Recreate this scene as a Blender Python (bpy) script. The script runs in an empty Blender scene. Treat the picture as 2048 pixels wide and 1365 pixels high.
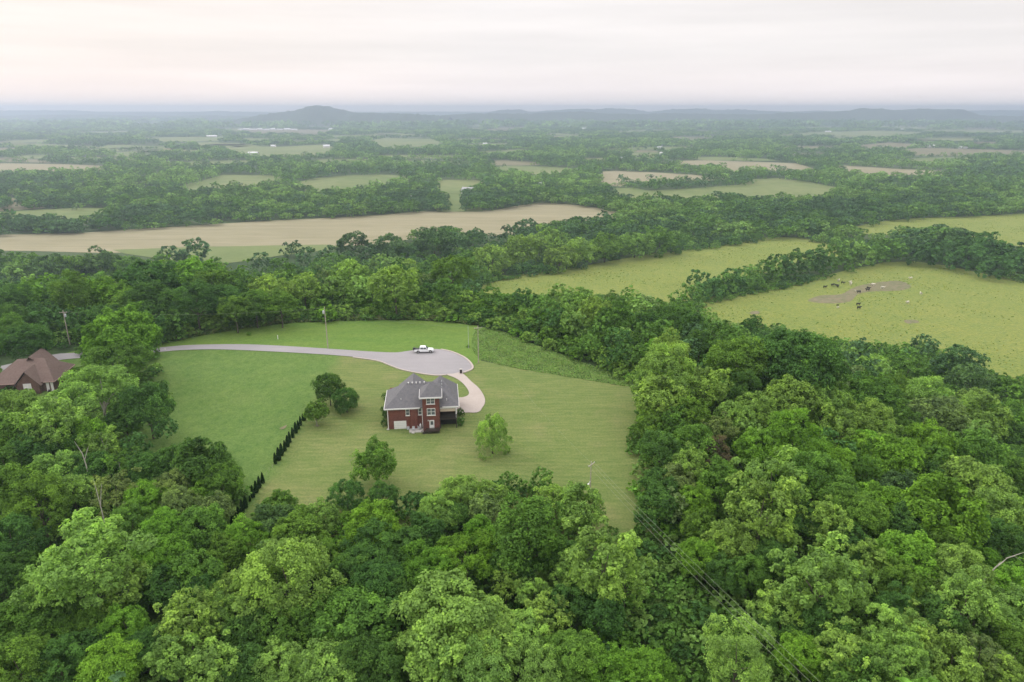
# tuning
HAZE_D, HAZE_G, HAZE_COL = 2.1e-4, 0.70, (.555, .65, .83)
SKY_A, SKY_B = (5.85, 5.58, 5.5), (6.75, 6.4, 6.28)
ZENITH = 3.2
SUN_E = 0.9
EXPO = 0.68
import bpy, bmesh, math, random
import numpy as np
from mathutils import Vector, Matrix
from mathutils.geometry import delaunay_2d_cdt

R = math.radians
rng = np.random.default_rng(7)
random.seed(7)
scene = bpy.context.scene
COL = scene.collection

# ------------------------------------------------------------------ camera model (photo 2048 x 1365)
F = 1400.0
PITCH = R(18.28)
CAM = np.array([0.0, 0.0, 70.0])
FWD = np.array([0, math.cos(PITCH), -math.sin(PITCH)])
UP = np.array([0, math.sin(PITCH), math.cos(PITCH)])
PLAIN = -40.0

PLATEAU = np.array([(-500, -300), (-500, 190), (-200, 232), (-160, 238), (-100, 250), (-50, 256), (-10, 250),
                    (10, 234), (30, 205), (44, 184), (44, 120), (50, 60), (60, -300)], float)


def inside(poly, x, y):
    poly = np.asarray(poly, float)
    c = np.zeros(np.shape(x), bool)
    n = len(poly)
    j = n - 1
    for i in range(n):
        xi, yi = poly[i]
        xj, yj = poly[j]
        if yi != yj:
            m = ((yi > y) != (yj > y)) & (x < (xj - xi) * (y - yi) / (yj - yi) + xi)
            c ^= m
        j = i
    return c


def dist_out(poly, x, y):
    d = np.full(np.shape(x), 1e18)
    n = len(poly)
    for i in range(n):
        a = poly[i]
        b = poly[(i + 1) % n]
        ab = b - a
        t = np.clip(((x - a[0]) * ab[0] + (y - a[1]) * ab[1]) / (ab @ ab), 0, 1)
        d = np.minimum(d, (x - a[0] - t * ab[0]) ** 2 + (y - a[1] - t * ab[1]) ** 2)
    d = np.sqrt(d)
    d[inside(poly, x, y)] = 0
    return d


def terr(x, y):
    x = np.atleast_1d(np.asarray(x, float))
    y = np.atleast_1d(np.asarray(y, float))
    t = 200 - y
    b = -0.08 * (np.sqrt(t * t + 225) + t) / 2
    b = b + 0.35 * np.sin(x * 0.045 + 1) * np.sin(y * 0.052) + 0.25 * np.sin(x * 0.09 + y * 0.07)
    b = np.maximum(b, -36)
    z = np.full(x.shape, PLAIN)
    near = (y < 460) & (x > -760) & (x < 260)
    if near.any():
        d = dist_out(PLATEAU, x[near], y[near])
        s = np.clip(d / 150, 0, 1)
        s = s * s * (3 - 2 * s)
        z[near] = b[near] * (1 - s) + PLAIN * s
    return z


def ray(px, py):
    d = FWD + (px - 1024) / F * np.array([1.0, 0, 0]) + (682.5 - py) / F * UP
    return d  # depth along the axis = t


def unproj(px, py, hfun=None):
    """where the sight line of a photo point meets the terrain (or a surface hfun(depth) above it)"""
    d = ray(px, py)
    ts = np.concatenate([np.linspace(15, 700, 900), np.geomspace(701, 60000, 500)])
    P = CAM[None] + ts[:, None] * d[None]
    h = np.array([hfun(t) for t in ts]) if hfun else 0.0
    g = P[:, 2] - terr(P[:, 0], P[:, 1]) - h
    k = np.argmax(g <= 0)
    if g[k] > 0:
        k = len(ts) - 1
    if k == 0:
        t = ts[0]
    else:
        t = ts[k - 1] + (ts[k] - ts[k - 1]) * g[k - 1] / (g[k - 1] - g[k])
    p = CAM + t * d
    return p, t


def project(x, y, z):
    rx, ry, rz = x - CAM[0], y - CAM[1], z - CAM[2]
    dep = ry * FWD[1] + rz * FWD[2]
    dep = np.where(np.abs(dep) < 1e-3, 1e-3, dep)
    return 1024 + F * rx / dep, 682.5 - F * (ry * UP[1] + rz * UP[2]) / dep, dep


# ------------------------------------------------------------------ small helpers
def tag(o, label=None, cat=None, group=None, kind=None):
    if label: o['label'] = label
    if cat: o['category'] = cat
    if group: o['group'] = group
    if kind: o['kind'] = kind
    return o


def empty(name, loc, rz=0.0):
    o = bpy.data.objects.new(name, None)
    o.location = loc
    o.rotation_euler = (0, 0, rz)
    COL.objects.link(o)
    return o


def link(name, me, mat=None, parent=None):
    o = bpy.data.objects.new(name, me)
    if mat is not None and not me.materials:
        me.materials.append(mat)
    if parent is not None: o.parent = parent
    COL.objects.link(o)
    return o


def mesh_np(name, verts, faces_flat, per, smooth=False, fattr=None, fcol=None):
    """verts (N,3); faces_flat indices; per = verts per face (int)"""
    me = bpy.data.meshes.new(name)
    nv, nl = len(verts), len(faces_flat)
    nf = nl // per
    me.vertices.add(nv)
    me.vertices.foreach_set('co', np.asarray(verts, np.float32).ravel())
    me.loops.add(nl)
    me.loops.foreach_set('vertex_index', np.asarray(faces_flat, np.int32).ravel())
    me.polygons.add(nf)
    me.polygons.foreach_set('loop_start', np.arange(0, nl, per, dtype=np.int32))
    me.polygons.foreach_set('loop_total', np.full(nf, per, np.int32))
    me.polygons.foreach_set('use_smooth', np.full(nf, smooth, bool))
    if fattr is not None:
        a = me.attributes.new('tint', 'FLOAT', 'FACE')
        a.data.foreach_set('value', np.asarray(fattr, np.float32))
    if fcol is not None:
        a = me.attributes.new('leafcol', 'FLOAT_COLOR', 'FACE')
        c = np.ones((nf, 4), np.float32)
        c[:, :3] = fcol
        a.data.foreach_set('color', c.ravel())
    me.update(calc_edges=True)
    return me


class MB:
    """collects boxes, prisms, tubes into one mesh"""
    def __init__(self):
        self.bm = bmesh.new()

    def quad(self, pts):
        self.bm.faces.new([self.bm.verts.new(p) for p in pts])
        return self

    def box(self, x0, x1, y0, y1, z0, z1):
        v = [self.bm.verts.new((x, y, z)) for z in (z0, z1) for y in (y0, y1) for x in (x0, x1)]
        for f in ((0, 2, 3, 1), (4, 5, 7, 6), (0, 1, 5, 4), (2, 6, 7, 3), (0, 4, 6, 2), (1, 3, 7, 5)):
            self.bm.faces.new([v[i] for i in f])
        return self

    def prism(self, pts, y0, y1):
        """polygon in xz, extruded in y"""
        a = [self.bm.verts.new((x, y0, z)) for x, z in pts]
        b = [self.bm.verts.new((x, y1, z)) for x, z in pts]
        n = len(pts)
        self.bm.faces.new(a)
        self.bm.faces.new(b[::-1])
        for i in range(n):
            self.bm.faces.new((a[i], b[i], b[(i + 1) % n], a[(i + 1) % n]))
        return self

    def tube(self, pts, rad, seg=8, cap=True):
        pts = [Vector(p) for p in pts]
        rads = rad if hasattr(rad, '__len__') else [rad] * len(pts)
        rings = []
        for i, p in enumerate(pts):
            d = (pts[min(i + 1, len(pts) - 1)] - pts[max(i - 1, 0)]).normalized()
            a = d.cross(Vector((0.31, 0.2, 0.93)) if abs(d.z) < .9 else Vector((1, 0.1, 0))).normalized()
            b = d.cross(a)
            rings.append([self.bm.verts.new(p + (a * math.cos(2 * math.pi * k / seg) + b * math.sin(2 * math.pi * k / seg)) * rads[i]) for k in range(seg)])
        for i in range(len(rings) - 1):
            for k in range(seg):
                self.bm.faces.new((rings[i][k], rings[i][(k + 1) % seg], rings[i + 1][(k + 1) % seg], rings[i + 1][k]))
        if cap:
            self.bm.faces.new(rings[0][::-1])
            self.bm.faces.new(rings[-1])
        return self

    def blob(self, c, r, sub=2, jit=0.0, seed=0):
        g = random.Random(seed)
        m = bmesh.ops.create_icosphere(self.bm, subdivisions=sub, radius=1)
        for v in m['verts']:
            k = 1 + g.uniform(-jit, jit)
            v.co = Vector((c[0] + v.co.x * r[0] * k, c[1] + v.co.y * r[1] * k, c[2] + v.co.z * r[2] * k))
        return self

    def build(self, name, mat, parent=None, bevel=0.0, smooth=False):
        bmesh.ops.recalc_face_normals(self.bm, faces=self.bm.faces[:])
        if bevel:
            bmesh.ops.bevel(self.bm, geom=[e for e in self.bm.edges], offset=bevel, segments=2, affect='EDGES', clamp_overlap=True)
        me = bpy.data.meshes.new(name)
        self.bm.to_mesh(me)
        self.bm.free()
        if smooth:
            for p in me.polygons: p.use_smooth = True
        return link(name, me, mat, parent)


def copy_tree(o, parent=None):
    c = o.copy()
    COL.objects.link(c)
    c.parent = parent
    for ch in list(o.children):
        copy_tree(ch, c)
    return c


ORD = ('first second third fourth fifth sixth seventh eighth ninth tenth eleventh twelfth thirteenth fourteenth fifteenth '
       'sixteenth seventeenth eighteenth nineteenth twentieth').split()

# ------------------------------------------------------------------ materials
def new_mat(name):
    m = bpy.data.materials.new(name)
    m.use_nodes = True
    nt = m.node_tree
    nt.nodes.clear()
    out = nt.nodes.new('ShaderNodeOutputMaterial')
    return m, nt, out


def N(nt, typ, **kw):
    n = nt.nodes.new(typ)
    for k, v in kw.items():
        if k in n.inputs: n.inputs[k].default_value = v
        else: setattr(n, k, v)
    return n


def noise_col(nt, vec, scale, c0, c1, detail=4, lo=0.35, hi=0.65, rough=0.55):
    n = N(nt, 'ShaderNodeTexNoise')
    n.inputs['Scale'].default_value = scale
    n.inputs['Detail'].default_value = detail
    n.inputs['Roughness'].default_value = rough
    nt.links.new(vec, n.inputs['Vector'])
    r = N(nt, 'ShaderNodeValToRGB')
    r.color_ramp.elements[0].position = lo
    r.color_ramp.elements[1].position = hi
    r.color_ramp.elements[0].color = (*c0, 1)
    r.color_ramp.elements[1].color = (*c1, 1)
    nt.links.new(n.outputs['Fac'], r.inputs['Fac'])
    return r.outputs['Color'], n.outputs['Fac']


def mixc(nt, fac, a, b, blend='MIX'):
    m = nt.nodes.new('ShaderNodeMix')
    m.data_type = 'RGBA'
    m.blend_type = blend
    for sock, v in ((m.inputs[0], fac), (m.inputs[6], a), (m.inputs[7], b)):
        if isinstance(v, (int, float)): sock.default_value = v
        elif isinstance(v, tuple): sock.default_value = (*v, 1) if len(v) == 3 else v
        else: nt.links.new(v, sock)
    return m.outputs[2]


def ground_mat(name, layers, bump=0.0, bscale=1.0, rough=1.0, stretch=None, rotz=0.0, gain=0.76, second=None, split=None):
    """layers: list of (scale, dark, light, mixfactor, lo, hi)"""
    m, nt, out = new_mat(name)
    geo = N(nt, 'ShaderNodeNewGeometry')
    vec = geo.outputs['Position']
    layers = [(l[0], tuple(v * gain for v in l[1]), tuple(v * gain for v in l[2]), *l[3:]) for l in layers]
    mp = N(nt, 'ShaderNodeMapping')
    mp.inputs['Rotation'].default_value = (0, 0, rotz)
    if stretch: mp.inputs['Scale'].default_value = stretch
    nt.links.new(vec, mp.inputs['Vector'])
    col = None
    for i, (sc, a, b, f, lo, hi, st) in enumerate(layers):
        c, fac = noise_col(nt, mp.outputs['Vector'] if st else vec, sc, a, b, 5, lo, hi)
        col = c if col is None else mixc(nt, f, col, c)
    if second:
        c2 = None
        for (sc, a, b, f, lo, hi, st) in second:
            c, fac = noise_col(nt, mp.outputs['Vector'] if st else vec, sc, tuple(v * gain for v in a), tuple(v * gain for v in b), 5, lo, hi)
            c2 = c if c2 is None else mixc(nt, f, c2, c)
        (ax, ay), (nx, ny) = split
        wv = N(nt, 'ShaderNodeTexWave', wave_type='BANDS', bands_direction='Y')
        wv.inputs['Scale'].default_value = .22
        wv.inputs['Distortion'].default_value = 3.0
        wv.inputs['Detail'].default_value = 3.0
        nt.links.new(vec, wv.inputs['Vector'])
        c2 = mixc(nt, .3, c2, mixc(nt, wv.outputs['Fac'], mixc(nt, 1.0, c2, (.86, .9, .86), 'MULTIPLY'), mixc(nt, 1.0, c2, (1.14, 1.1, 1.1), 'MULTIPLY')))
        sb = N(nt, 'ShaderNodeVectorMath', operation='SUBTRACT')
        nt.links.new(vec, sb.inputs[0])
        sb.inputs[1].default_value = (ax, ay, 0)
        dt = N(nt, 'ShaderNodeVectorMath', operation='DOT_PRODUCT')
        nt.links.new(sb.outputs[0], dt.inputs[0])
        dt.inputs[1].default_value = (nx, ny, 0)
        nz = N(nt, 'ShaderNodeTexNoise', Scale=.12, Detail=5.0)
        nt.links.new(vec, nz.inputs['Vector'])
        ma = N(nt, 'ShaderNodeMath', operation='MULTIPLY_ADD')
        nt.links.new(nz.outputs['Fac'], ma.inputs[0])
        ma.inputs[1].default_value = 9.0
        nt.links.new(dt.outputs['Value'], ma.inputs[2])
        mr = N(nt, 'ShaderNodeMapRange')
        mr.inputs['From Min'].default_value = 3.0
        mr.inputs['From Max'].default_value = 6.5
        nt.links.new(ma.outputs[0], mr.inputs['Value'])
        col = mixc(nt, mr.outputs['Result'], col, c2)
    b = N(nt, 'ShaderNodeBsdfPrincipled', Roughness=rough)
    b.inputs['Specular IOR Level'].default_value = 0.15
    nt.links.new(col, b.inputs['Base Color'])
    if bump:
        n = N(nt, 'ShaderNodeTexNoise', Scale=bscale, Detail=4.0)
        nt.links.new(vec, n.inputs['Vector'])
        bp = N(nt, 'ShaderNodeBump', Strength=1.0, Distance=bump)
        nt.links.new(n.outputs['Fac'], bp.inputs['Height'])
        nt.links.new(bp.outputs['Normal'], b.inputs['Normal'])
    nt.links.new(b.outputs[0], out.inputs['Surface'])
    return m


def plain_mat(name, color, rough=0.6, spec=0.3, var=0.12, scale=3.0, metal=0.0, bump=0.0):
    m, nt, out = new_mat(name)
    tc = N(nt, 'ShaderNodeTexCoord')
    c, fac = noise_col(nt, tc.outputs['Object'], scale, tuple(v * (1 - var) for v in color), tuple(min(v * (1 + var), 1) for v in color), 6, 0.3, 0.7)
    b = N(nt, 'ShaderNodeBsdfPrincipled', Roughness=rough, Metallic=metal)
    b.inputs['Specular IOR Level'].default_value = spec
    nt.links.new(c, b.inputs['Base Color'])
    if bump:
        bp = N(nt, 'ShaderNodeBump', Strength=1.0, Distance=bump)
        nt.links.new(fac, bp.inputs['Height'])
        nt.links.new(bp.outputs['Normal'], b.inputs['Normal'])
    nt.links.new(b.outputs[0], out.inputs['Surface'])
    return m


def leaf_mat(name, source):
    """source 'object': tree tint comes from obj.color; 'face': from a face colour attribute"""
    m, nt, out = new_mat(name)
    if source == 'object':
        oi = N(nt, 'ShaderNodeObjectInfo')
        at = N(nt, 'ShaderNodeAttribute', attribute_name='tint')
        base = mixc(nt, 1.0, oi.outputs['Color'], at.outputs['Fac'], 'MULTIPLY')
        # fresh growth is yellower
        ramp = N(nt, 'ShaderNodeMapRange')
        ramp.inputs['From Min'].default_value = 0.7
        ramp.inputs['From Max'].default_value = 1.5
        nt.links.new(at.outputs['Fac'], ramp.inputs['Value'])
        warm = mixc(nt, 1.0, base, (1.1, 1.04, 0.72), 'MULTIPLY')
        base = mixc(nt, ramp.outputs['Result'], base, warm)
    else:
        at = N(nt, 'ShaderNodeAttribute', attribute_name='leafcol')
        base = at.outputs['Color']
    d = N(nt, 'ShaderNodeBsdfDiffuse')
    t = N(nt, 'ShaderNodeBsdfTranslucent')
    tcol = mixc(nt, 1.0, base, (1.25, 1.2, 0.6), 'MULTIPLY')
    nt.links.new(base, d.inputs['Color'])
    nt.links.new(tcol, t.inputs['Color'])
    mx = N(nt, 'ShaderNodeMixShader')
    mx.inputs[0].default_value = 0.28
    nt.links.new(d.outputs[0], mx.inputs[1])
    nt.links.new(t.outputs[0], mx.inputs[2])
    nt.links.new(mx.outputs[0], out.inputs['Surface'])
    return m


M = {}
M['leaf'] = leaf_mat('leaf', 'object')
M['leaf_far'] = leaf_mat('leaf_far', 'face')
M['bark'] = plain_mat('bark', (0.11, 0.095, 0.075), 0.9, 0.1, 0.35, 6, bump=0.03)
M['pale_bark'] = plain_mat('pale_bark', (0.34, 0.32, 0.27), 0.9, 0.1, 0.3, 6, bump=0.02)
M['ground'] = ground_mat('ground', [(0.012, (0.035, 0.065, 0.022), (0.07, 0.115, 0.035), 1, .35, .65, 0), (0.15, (0.03, 0.055, 0.02), (0.075, 0.12, 0.04), .5, .35, .65, 0), (0.0016, (0.045, 0.085, 0.03), (0.13, 0.17, 0.07), .5, .42, .6, 0)], 0.5, 0.5)
LEFT_GRASS = [(0.035, (0.10, 0.172, 0.034), (0.172, 0.232, 0.052), 1, .38, .62, 0), (0.085, (0.09, 0.17, 0.036), (0.24, 0.22, 0.10), .38, .52, .72, 0), (0.13, (0.075, 0.148, 0.03), (0.18, 0.24, 0.06), .45, .37, .63, 0), (0.6, (0.05, 0.125, 0.026), (0.16, 0.25, 0.065), .45, .35, .65, 0), (2.4, (0.04, 0.10, 0.022), (0.16, 0.25, 0.065), .35, .33, .67, 0)]
YARD_GRASS = [(0.03, (0.135, 0.195, 0.042), (0.255, 0.255, 0.086), 1, .4, .62, 0), (0.13, (0.115, 0.18, 0.042), (0.255, 0.26, 0.095), .42, .36, .64, 1), (0.085, (0.125, 0.195, 0.045), (0.31, 0.26, 0.135), .48, .52, .67, 0), (0.22, (0.10, 0.175, 0.04), (0.25, 0.265, 0.095), .4, .36, .64, 0), (0.7, (0.09, 0.16, 0.038), (0.25, 0.27, 0.1), .42, .35, .65, 0), (2.4, (0.075, 0.13, 0.034), (0.24, 0.27, 0.095), .32, .33, .67, 0)]
LEFT_GRASS = [(0.035, (0.10, 0.172, 0.034), (0.172, 0.232, 0.052), 1, .38, .62, 0), (0.085, (0.09, 0.17, 0.036), (0.24, 0.22, 0.10), .38, .52, .72, 0), (0.13, (0.075, 0.148, 0.03), (0.18, 0.24, 0.06), .45, .37, .63, 0), (0.6, (0.05, 0.125, 0.026), (0.16, 0.25, 0.065), .45, .35, .65, 0), (2.4, (0.04, 0.10, 0.022), (0.16, 0.25, 0.065), .35, .33, .67, 0)]
YARD_GRASS = [(0.03, (0.13, 0.188, 0.04), (0.245, 0.245, 0.082), 1, .4, .62, 0), (0.13, (0.105, 0.168, 0.04), (0.25, 0.25, 0.092), .5, .36, .64, 1), (0.09, (0.115, 0.185, 0.042), (0.29, 0.245, 0.125), .45, .53, .68, 0), (0.6, (0.08, 0.145, 0.036), (0.23, 0.255, 0.095), .45, .35, .65, 1), (2.4, (0.07, 0.125, 0.033), (0.23, 0.26, 0.09), .35, .33, .67, 0)]
M['lawn_back'] = ground_mat('lawn_back', gain=.86, layers=[(0.03, (0.11, 0.195, 0.026), (0.18, 0.25, 0.042), 1, .38, .62, 0), (0.13, (0.075, 0.17, 0.026), (0.19, 0.255, 0.052), .45, .37, .63, 1), (0.6, (0.065, 0.15, 0.025), (0.165, 0.26, 0.055), .4, .35, .65, 0), (2.4, (0.05, 0.12, 0.023), (0.165, 0.265, 0.06), .3, .33, .67, 0)], bump=0.08, bscale=2.5, stretch=(0.35, 1.5, 1))
M['tan_field'] = ground_mat('tan_field', [(0.012, (0.27, 0.245, 0.14), (0.35, 0.315, 0.19), 1, .38, .62, 0), (0.05, (0.215, 0.20, 0.105), (0.41, 0.37, 0.245), .5, .35, .65, 1), (0.3, (0.21, 0.20, 0.11), (0.40, 0.36, 0.235), .42, .33, .67, 1)], 0.1, 0.8, stretch=(0.1, 1.8, 1), rotz=-0.12)
M['green_strip'] = ground_mat('green_strip', [(0.02, (0.15, 0.2, 0.07), (0.20, 0.245, 0.09), 1, .35, .65, 0), (0.2, (0.14, 0.19, 0.065), (0.21, 0.26, 0.1), .4, .3, .7, 0)], 0.1, 0.8)
M['pasture'] = ground_mat('pasture', gain=.85, layers=[(0.013, (0.13, 0.215, 0.045), (0.225, 0.275, 0.075), 1, .38, .62, 0), (0.06, (0.15, 0.21, 0.05), (0.30, 0.285, 0.07), .4, .42, .62, 0), (0.25, (0.11, 0.185, 0.045), (0.27, 0.29, 0.075), .45, .34, .66, 0), (0.8, (0.08, 0.145, 0.04), (0.29, 0.295, 0.06), .42, .36, .6, 0)], bump=0.5, bscale=0.7)
M['far_field'] = ground_mat('far_field', [(0.006, (0.14, 0.2, 0.06), (0.23, 0.255, 0.1), 1, .38, .62, 0), (0.05, (0.12, 0.175, 0.055), (0.24, 0.27, 0.11), .45, .34, .66, 0)])
M['bare_soil'] = ground_mat('bare_soil', [(0.03, (0.18, 0.165, 0.095), (0.26, 0.215, 0.14), 1, .35, .65, 0), (0.3, (0.12, 0.17, 0.06), (0.28, 0.23, 0.155), .6, .35, .65, 0)], 0.1, 1.0)
M['asphalt'] = ground_mat('asphalt', gain=1.0, layers=[(0.06, (0.245, 0.235, 0.24), (0.29, 0.275, 0.28), 1, .35, .65, 0), (0.5, (0.23, 0.22, 0.225), (0.31, 0.295, 0.3), .35, .3, .7, 1), (6.0, (0.2, 0.19, 0.195), (0.33, 0.315, 0.32), .2, .3, .7, 0)], bump=0.01, bscale=8, rough=.9, stretch=(0.3, 1.4, 1))
M['concrete'] = ground_mat('concrete', [(0.2, (0.46, 0.40, 0.355), (0.54, 0.475, 0.43), 1, .3, .7, 0), (2.0, (0.42, 0.37, 0.33), (0.55, 0.49, 0.44), .3, .3, .7, 0)], 0.01, 8, .9)
M['tall_grass'] = M['leaf_far']
# ------------------------------------------------------------------ photo outlines (pixels of the photograph)
def crom(pts, n=5, closed=True):
    P = np.asarray(pts, float)
    m = len(P)
    out = []
    for i in range(m if closed else m - 1):
        p0, p1, p2, p3 = (P[(i + k - 1) % m] if closed else P[min(max(i + k - 1, 0), m - 1)] for k in range(4))
        for k in range(n):
            t = k / n
            out.append(0.5 * (2 * p1 + (p2 - p0) * t + (2 * p0 - 5 * p1 + 4 * p2 - p3) * t * t + (3 * p1 - p0 - 3 * p2 + p3) * t ** 3))
    return np.array(out)


def to_world(poly):
    return np.array([unproj(px, py)[0][:2] for px, py in poly])


def drape(name, wpoly, off, mat, step, kind='structure'):
    """a sheet that follows the terrain inside a world outline"""
    w = np.asarray(wpoly, float)
    keep = [0]
    for i in range(1, len(w)):
        if np.hypot(*(w[i] - w[keep[-1]])) > 0.05: keep.append(i)
    w = w[keep]
    # outline points dense enough to follow the ground
    ring = []
    for i in range(len(w)):
        a, b = w[i], w[(i + 1) % len(w)]
        k = max(1, int(np.hypot(*(b - a)) / step))
        for j in range(k): ring.append(a + (b - a) * j / k)
    ring = np.array(ring)
    x0, y0 = ring.min(0)
    x1, y1 = ring.max(0)
    gx, gy = np.meshgrid(np.arange(x0 + step * .37, x1, step), np.arange(y0 + step * .41, y1, step))
    gx, gy = gx.ravel(), gy.ravel()
    m = inside(ring, gx, gy)
    gx, gy = gx[m], gy[m]
    if len(gx):
        dd = np.full(len(gx), 1e9)
        for i in range(0, len(ring)):
            dd = np.minimum(dd, (gx - ring[i, 0]) ** 2 + (gy - ring[i, 1]) ** 2)
        k = dd > (step * .4) ** 2
        gx, gy = gx[k], gy[k]
    pts = [Vector(p) for p in ring] + [Vector((a, b)) for a, b in zip(gx, gy)]
    n = len(ring)
    V, E, Fc, *_ = delaunay_2d_cdt(pts, [(i, (i + 1) % n) for i in range(n)], [], 1, 1e-4)
    vx = np.array([v.x for v in V])
    vy = np.array([v.y for v in V])
    me = bpy.data.meshes.new(name)
    z = terr(vx, vy) + off
    me.from_pydata([(a, b, c) for a, b, c in zip(vx, vy, z)], [], [tuple(f) for f in Fc])
    for p in me.polygons: p.use_smooth = True
    o = link(name, me, mat)
    me.update()
    if len(me.polygons) and me.polygons[0].normal.z < 0: me.flip_normals()
    if kind: o['kind'] = kind
    return o


ROAD = [(-160, 800), (-60, 752), (30, 727), (105, 711), (150, 707), (310, 697), (380, 691.5), (480, 690), (560, 693), (650, 698.5), (740, 704.5), (790, 706.5), (812, 704), (835, 701), (860, 699.5), (882, 700.5), (905, 706), (928, 717), (942, 730), (943, 739), (930, 745), (905, 749.5), (872, 751.5), (840, 747.5), (805, 740), (780, 731), (755, 722), (700, 714.5), (600, 707.5), (450, 700.5), (370, 701.5), (310, 706), (150, 718.5), (110, 724), (40, 743), (-40, 772), (-150, 830)]
DRIVE = [(893, 750.5), (908, 749), (921, 746.5), (932, 754), (944, 766), (956, 776), (965, 788), (970, 800), (969, 810), (964, 818), (960, 824), (952, 827), (938, 827), (905, 826), (905, 803), (917, 797), (925, 796.5), (935, 793), (938, 787), (933, 777), (924, 767), (911, 758)]
YARD_TOP = [(960, 722), (1050, 740), (1150, 757), (1275, 777)]
BACK_EDGE = [(60, 727), (160, 700), (240, 690), (320, 682), (450, 661), (560, 647), (650, 642), (750, 640), (830, 641), (900, 645), (955, 652)]
ARB_LINE = [(612, 832), (586, 875), (550, 928), (524, 968), (503, 1005), (483, 1043), (455, 1095)]

# open ground seen in the photo (nothing scattered may stand in front of it)
OPEN = [
    [(300, 700), (320, 688), (450, 663), (560, 647), (640, 643), (750, 640), (830, 641), (900, 646), (955, 655), (1000, 661), (1050, 682), (1100, 700), (1160, 722), (1215, 742), (1278, 772), (1270, 830), (1264, 860), (1266, 900), (1270, 960), (1255, 1000), (1268, 1030), (1275, 1063), (1240, 1052), (1200, 1020), (1150, 990), (1105, 955), (1060, 950), (1000, 955), (900, 965), (850, 985), (780, 1000), (700, 975), (650, 990), (560, 1000), (520, 1010), (470, 1060), (452, 1070), (470, 1030), (486, 990), (478, 950), (455, 915), (400, 895), (330, 895), (290, 880), (285, 862), (320, 850), (346, 815), (340, 780), (318, 745), (312, 715)],
    [(0, 705), (45, 700), (80, 702), (150, 706), (165, 720), (128, 735), (128, 790), (90, 780), (40, 752), (0, 760)],
    [(100, 712), (165, 690), (165, 722), (110, 726)],
]
CORRIDOR = [(1283, 1075), (1330, 1085), (1420, 1180), (1500, 1270), (1600, 1400), (1380, 1400), (1330, 1290), (1295, 1190)]
FIELDS = {  # name: (outline, material, label-free structure)
    'tan_field': ([(-60, 478), (0, 474), (150, 470), (300, 461), (400, 455), (520, 447), (640, 440), (760, 433), (850, 426), (930, 426), (1000, 423), (1050, 414), (1090, 409), (1130, 411), (1180, 418), (1232, 430), (1190, 441), (1130, 446), (1060, 452), (1000, 470), (930, 462), (870, 462), (800, 478), (740, 485), (640, 490), (560, 491), (400, 494), (230, 500), (80, 498), (-60, 497)], 'tan_field'),
    'green_strip': ([(225, 500.5), (400, 494.5), (560, 491.5), (660, 490), (690, 497), (620, 505), (560, 512), (500, 522), (430, 530), (330, 520), (250, 508)], 'green_strip'),
    'middle_pasture': ([(930, 577), (1000, 563), (1080, 554), (1150, 545), (1250, 530), (1330, 516), (1400, 505), (1480, 493), (1540, 482), (1590, 480), (1640, 488), (1682, 505), (1640, 512), (1600, 515), (1500, 540), (1420, 560), (1385, 580), (1380, 600), (1330, 600), (1240, 588), (1150, 582), (1060, 585), (980, 585)], 'pasture'),
    'cattle_pasture': ([(1405, 617), (1450, 603), (1500, 593), (1560, 581), (1640, 562), (1720, 545), (1800, 532), (1840, 530), (1885, 535), (1940, 548), (2000, 561), (2060, 576), (2150, 600), (2150, 790), (2048, 765), (1985, 752), (1960, 722), (1900, 700), (1850, 680), (1800, 690), (1730, 680), (1640, 668), (1560, 655), (1480, 645), (1420, 632)], 'pasture'),
    'right_pasture': ([(1712, 462), (1790, 446), (1850, 440), (1950, 436), (2048, 430), (2150, 424), (2150, 505), (2060, 494), (1990, 480), (1930, 468), (1870, 458), (1800, 466), (1740, 468)], 'pasture'),
    'hay_meadow': ([(1210, 380), (1260, 378), (1300, 384), (1400, 379), (1500, 372), (1516, 360), (1545, 358), (1600, 366), (1672, 378), (1670, 388), (1600, 396), (1540, 398), (1470, 396), (1400, 398), (1290, 397), (1240, 392)], 'far_field'),
    'stubble_field': ([(1203, 346), (1230, 343), (1300, 347), (1380, 351), (1440, 358), (1400, 361), (1330, 361), (1240, 363), (1225, 372), (1208, 366)], 'tan_field'),
    'stubble_field ': ([(1310, 325), (1400, 322), (1500, 325), (1580, 327), (1640, 345), (1560, 342), (1480, 338), (1470, 350), (1460, 345), (1450, 334), (1380, 329)], 'tan_field'),
    'stubble_field  ': ([(1668, 330), (1720, 335), (1800, 340), (1900, 344), (1880, 348), (1800, 350), (1740, 350), (1700, 344)], 'tan_field'),
    'stubble_field   ': ([(-60, 327), (0, 328), (100, 330), (215, 334), (200, 340), (150, 343), (60, 342), (0, 345), (-60, 347)], 'tan_field'),
    'green_field': ([(366, 378), (420, 362), (460, 351), (520, 353), (555, 356), (545, 364), (500, 373), (450, 378), (400, 382)], 'far_field'),
    'green_field ': ([(596, 373), (640, 358), (700, 353), (760, 352), (812, 354), (790, 362), (740, 372), (690, 382), (650, 384)], 'far_field'),
    'green_field  ': ([(876, 372), (895, 361), (930, 362), (962, 366), (950, 378), (915, 385), (880, 386)], 'far_field'),
    'green_field   ': ([(980, 340), (1020, 334), (1080, 335), (1165, 339), (1130, 346), (1100, 350), (1050, 346)], 'far_field'),
    'green_field    ': ([(-60, 428), (0, 428), (60, 424), (150, 421), (235, 421), (200, 433), (100, 436), (0, 440), (-60, 441)], 'far_field'),
}
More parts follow.
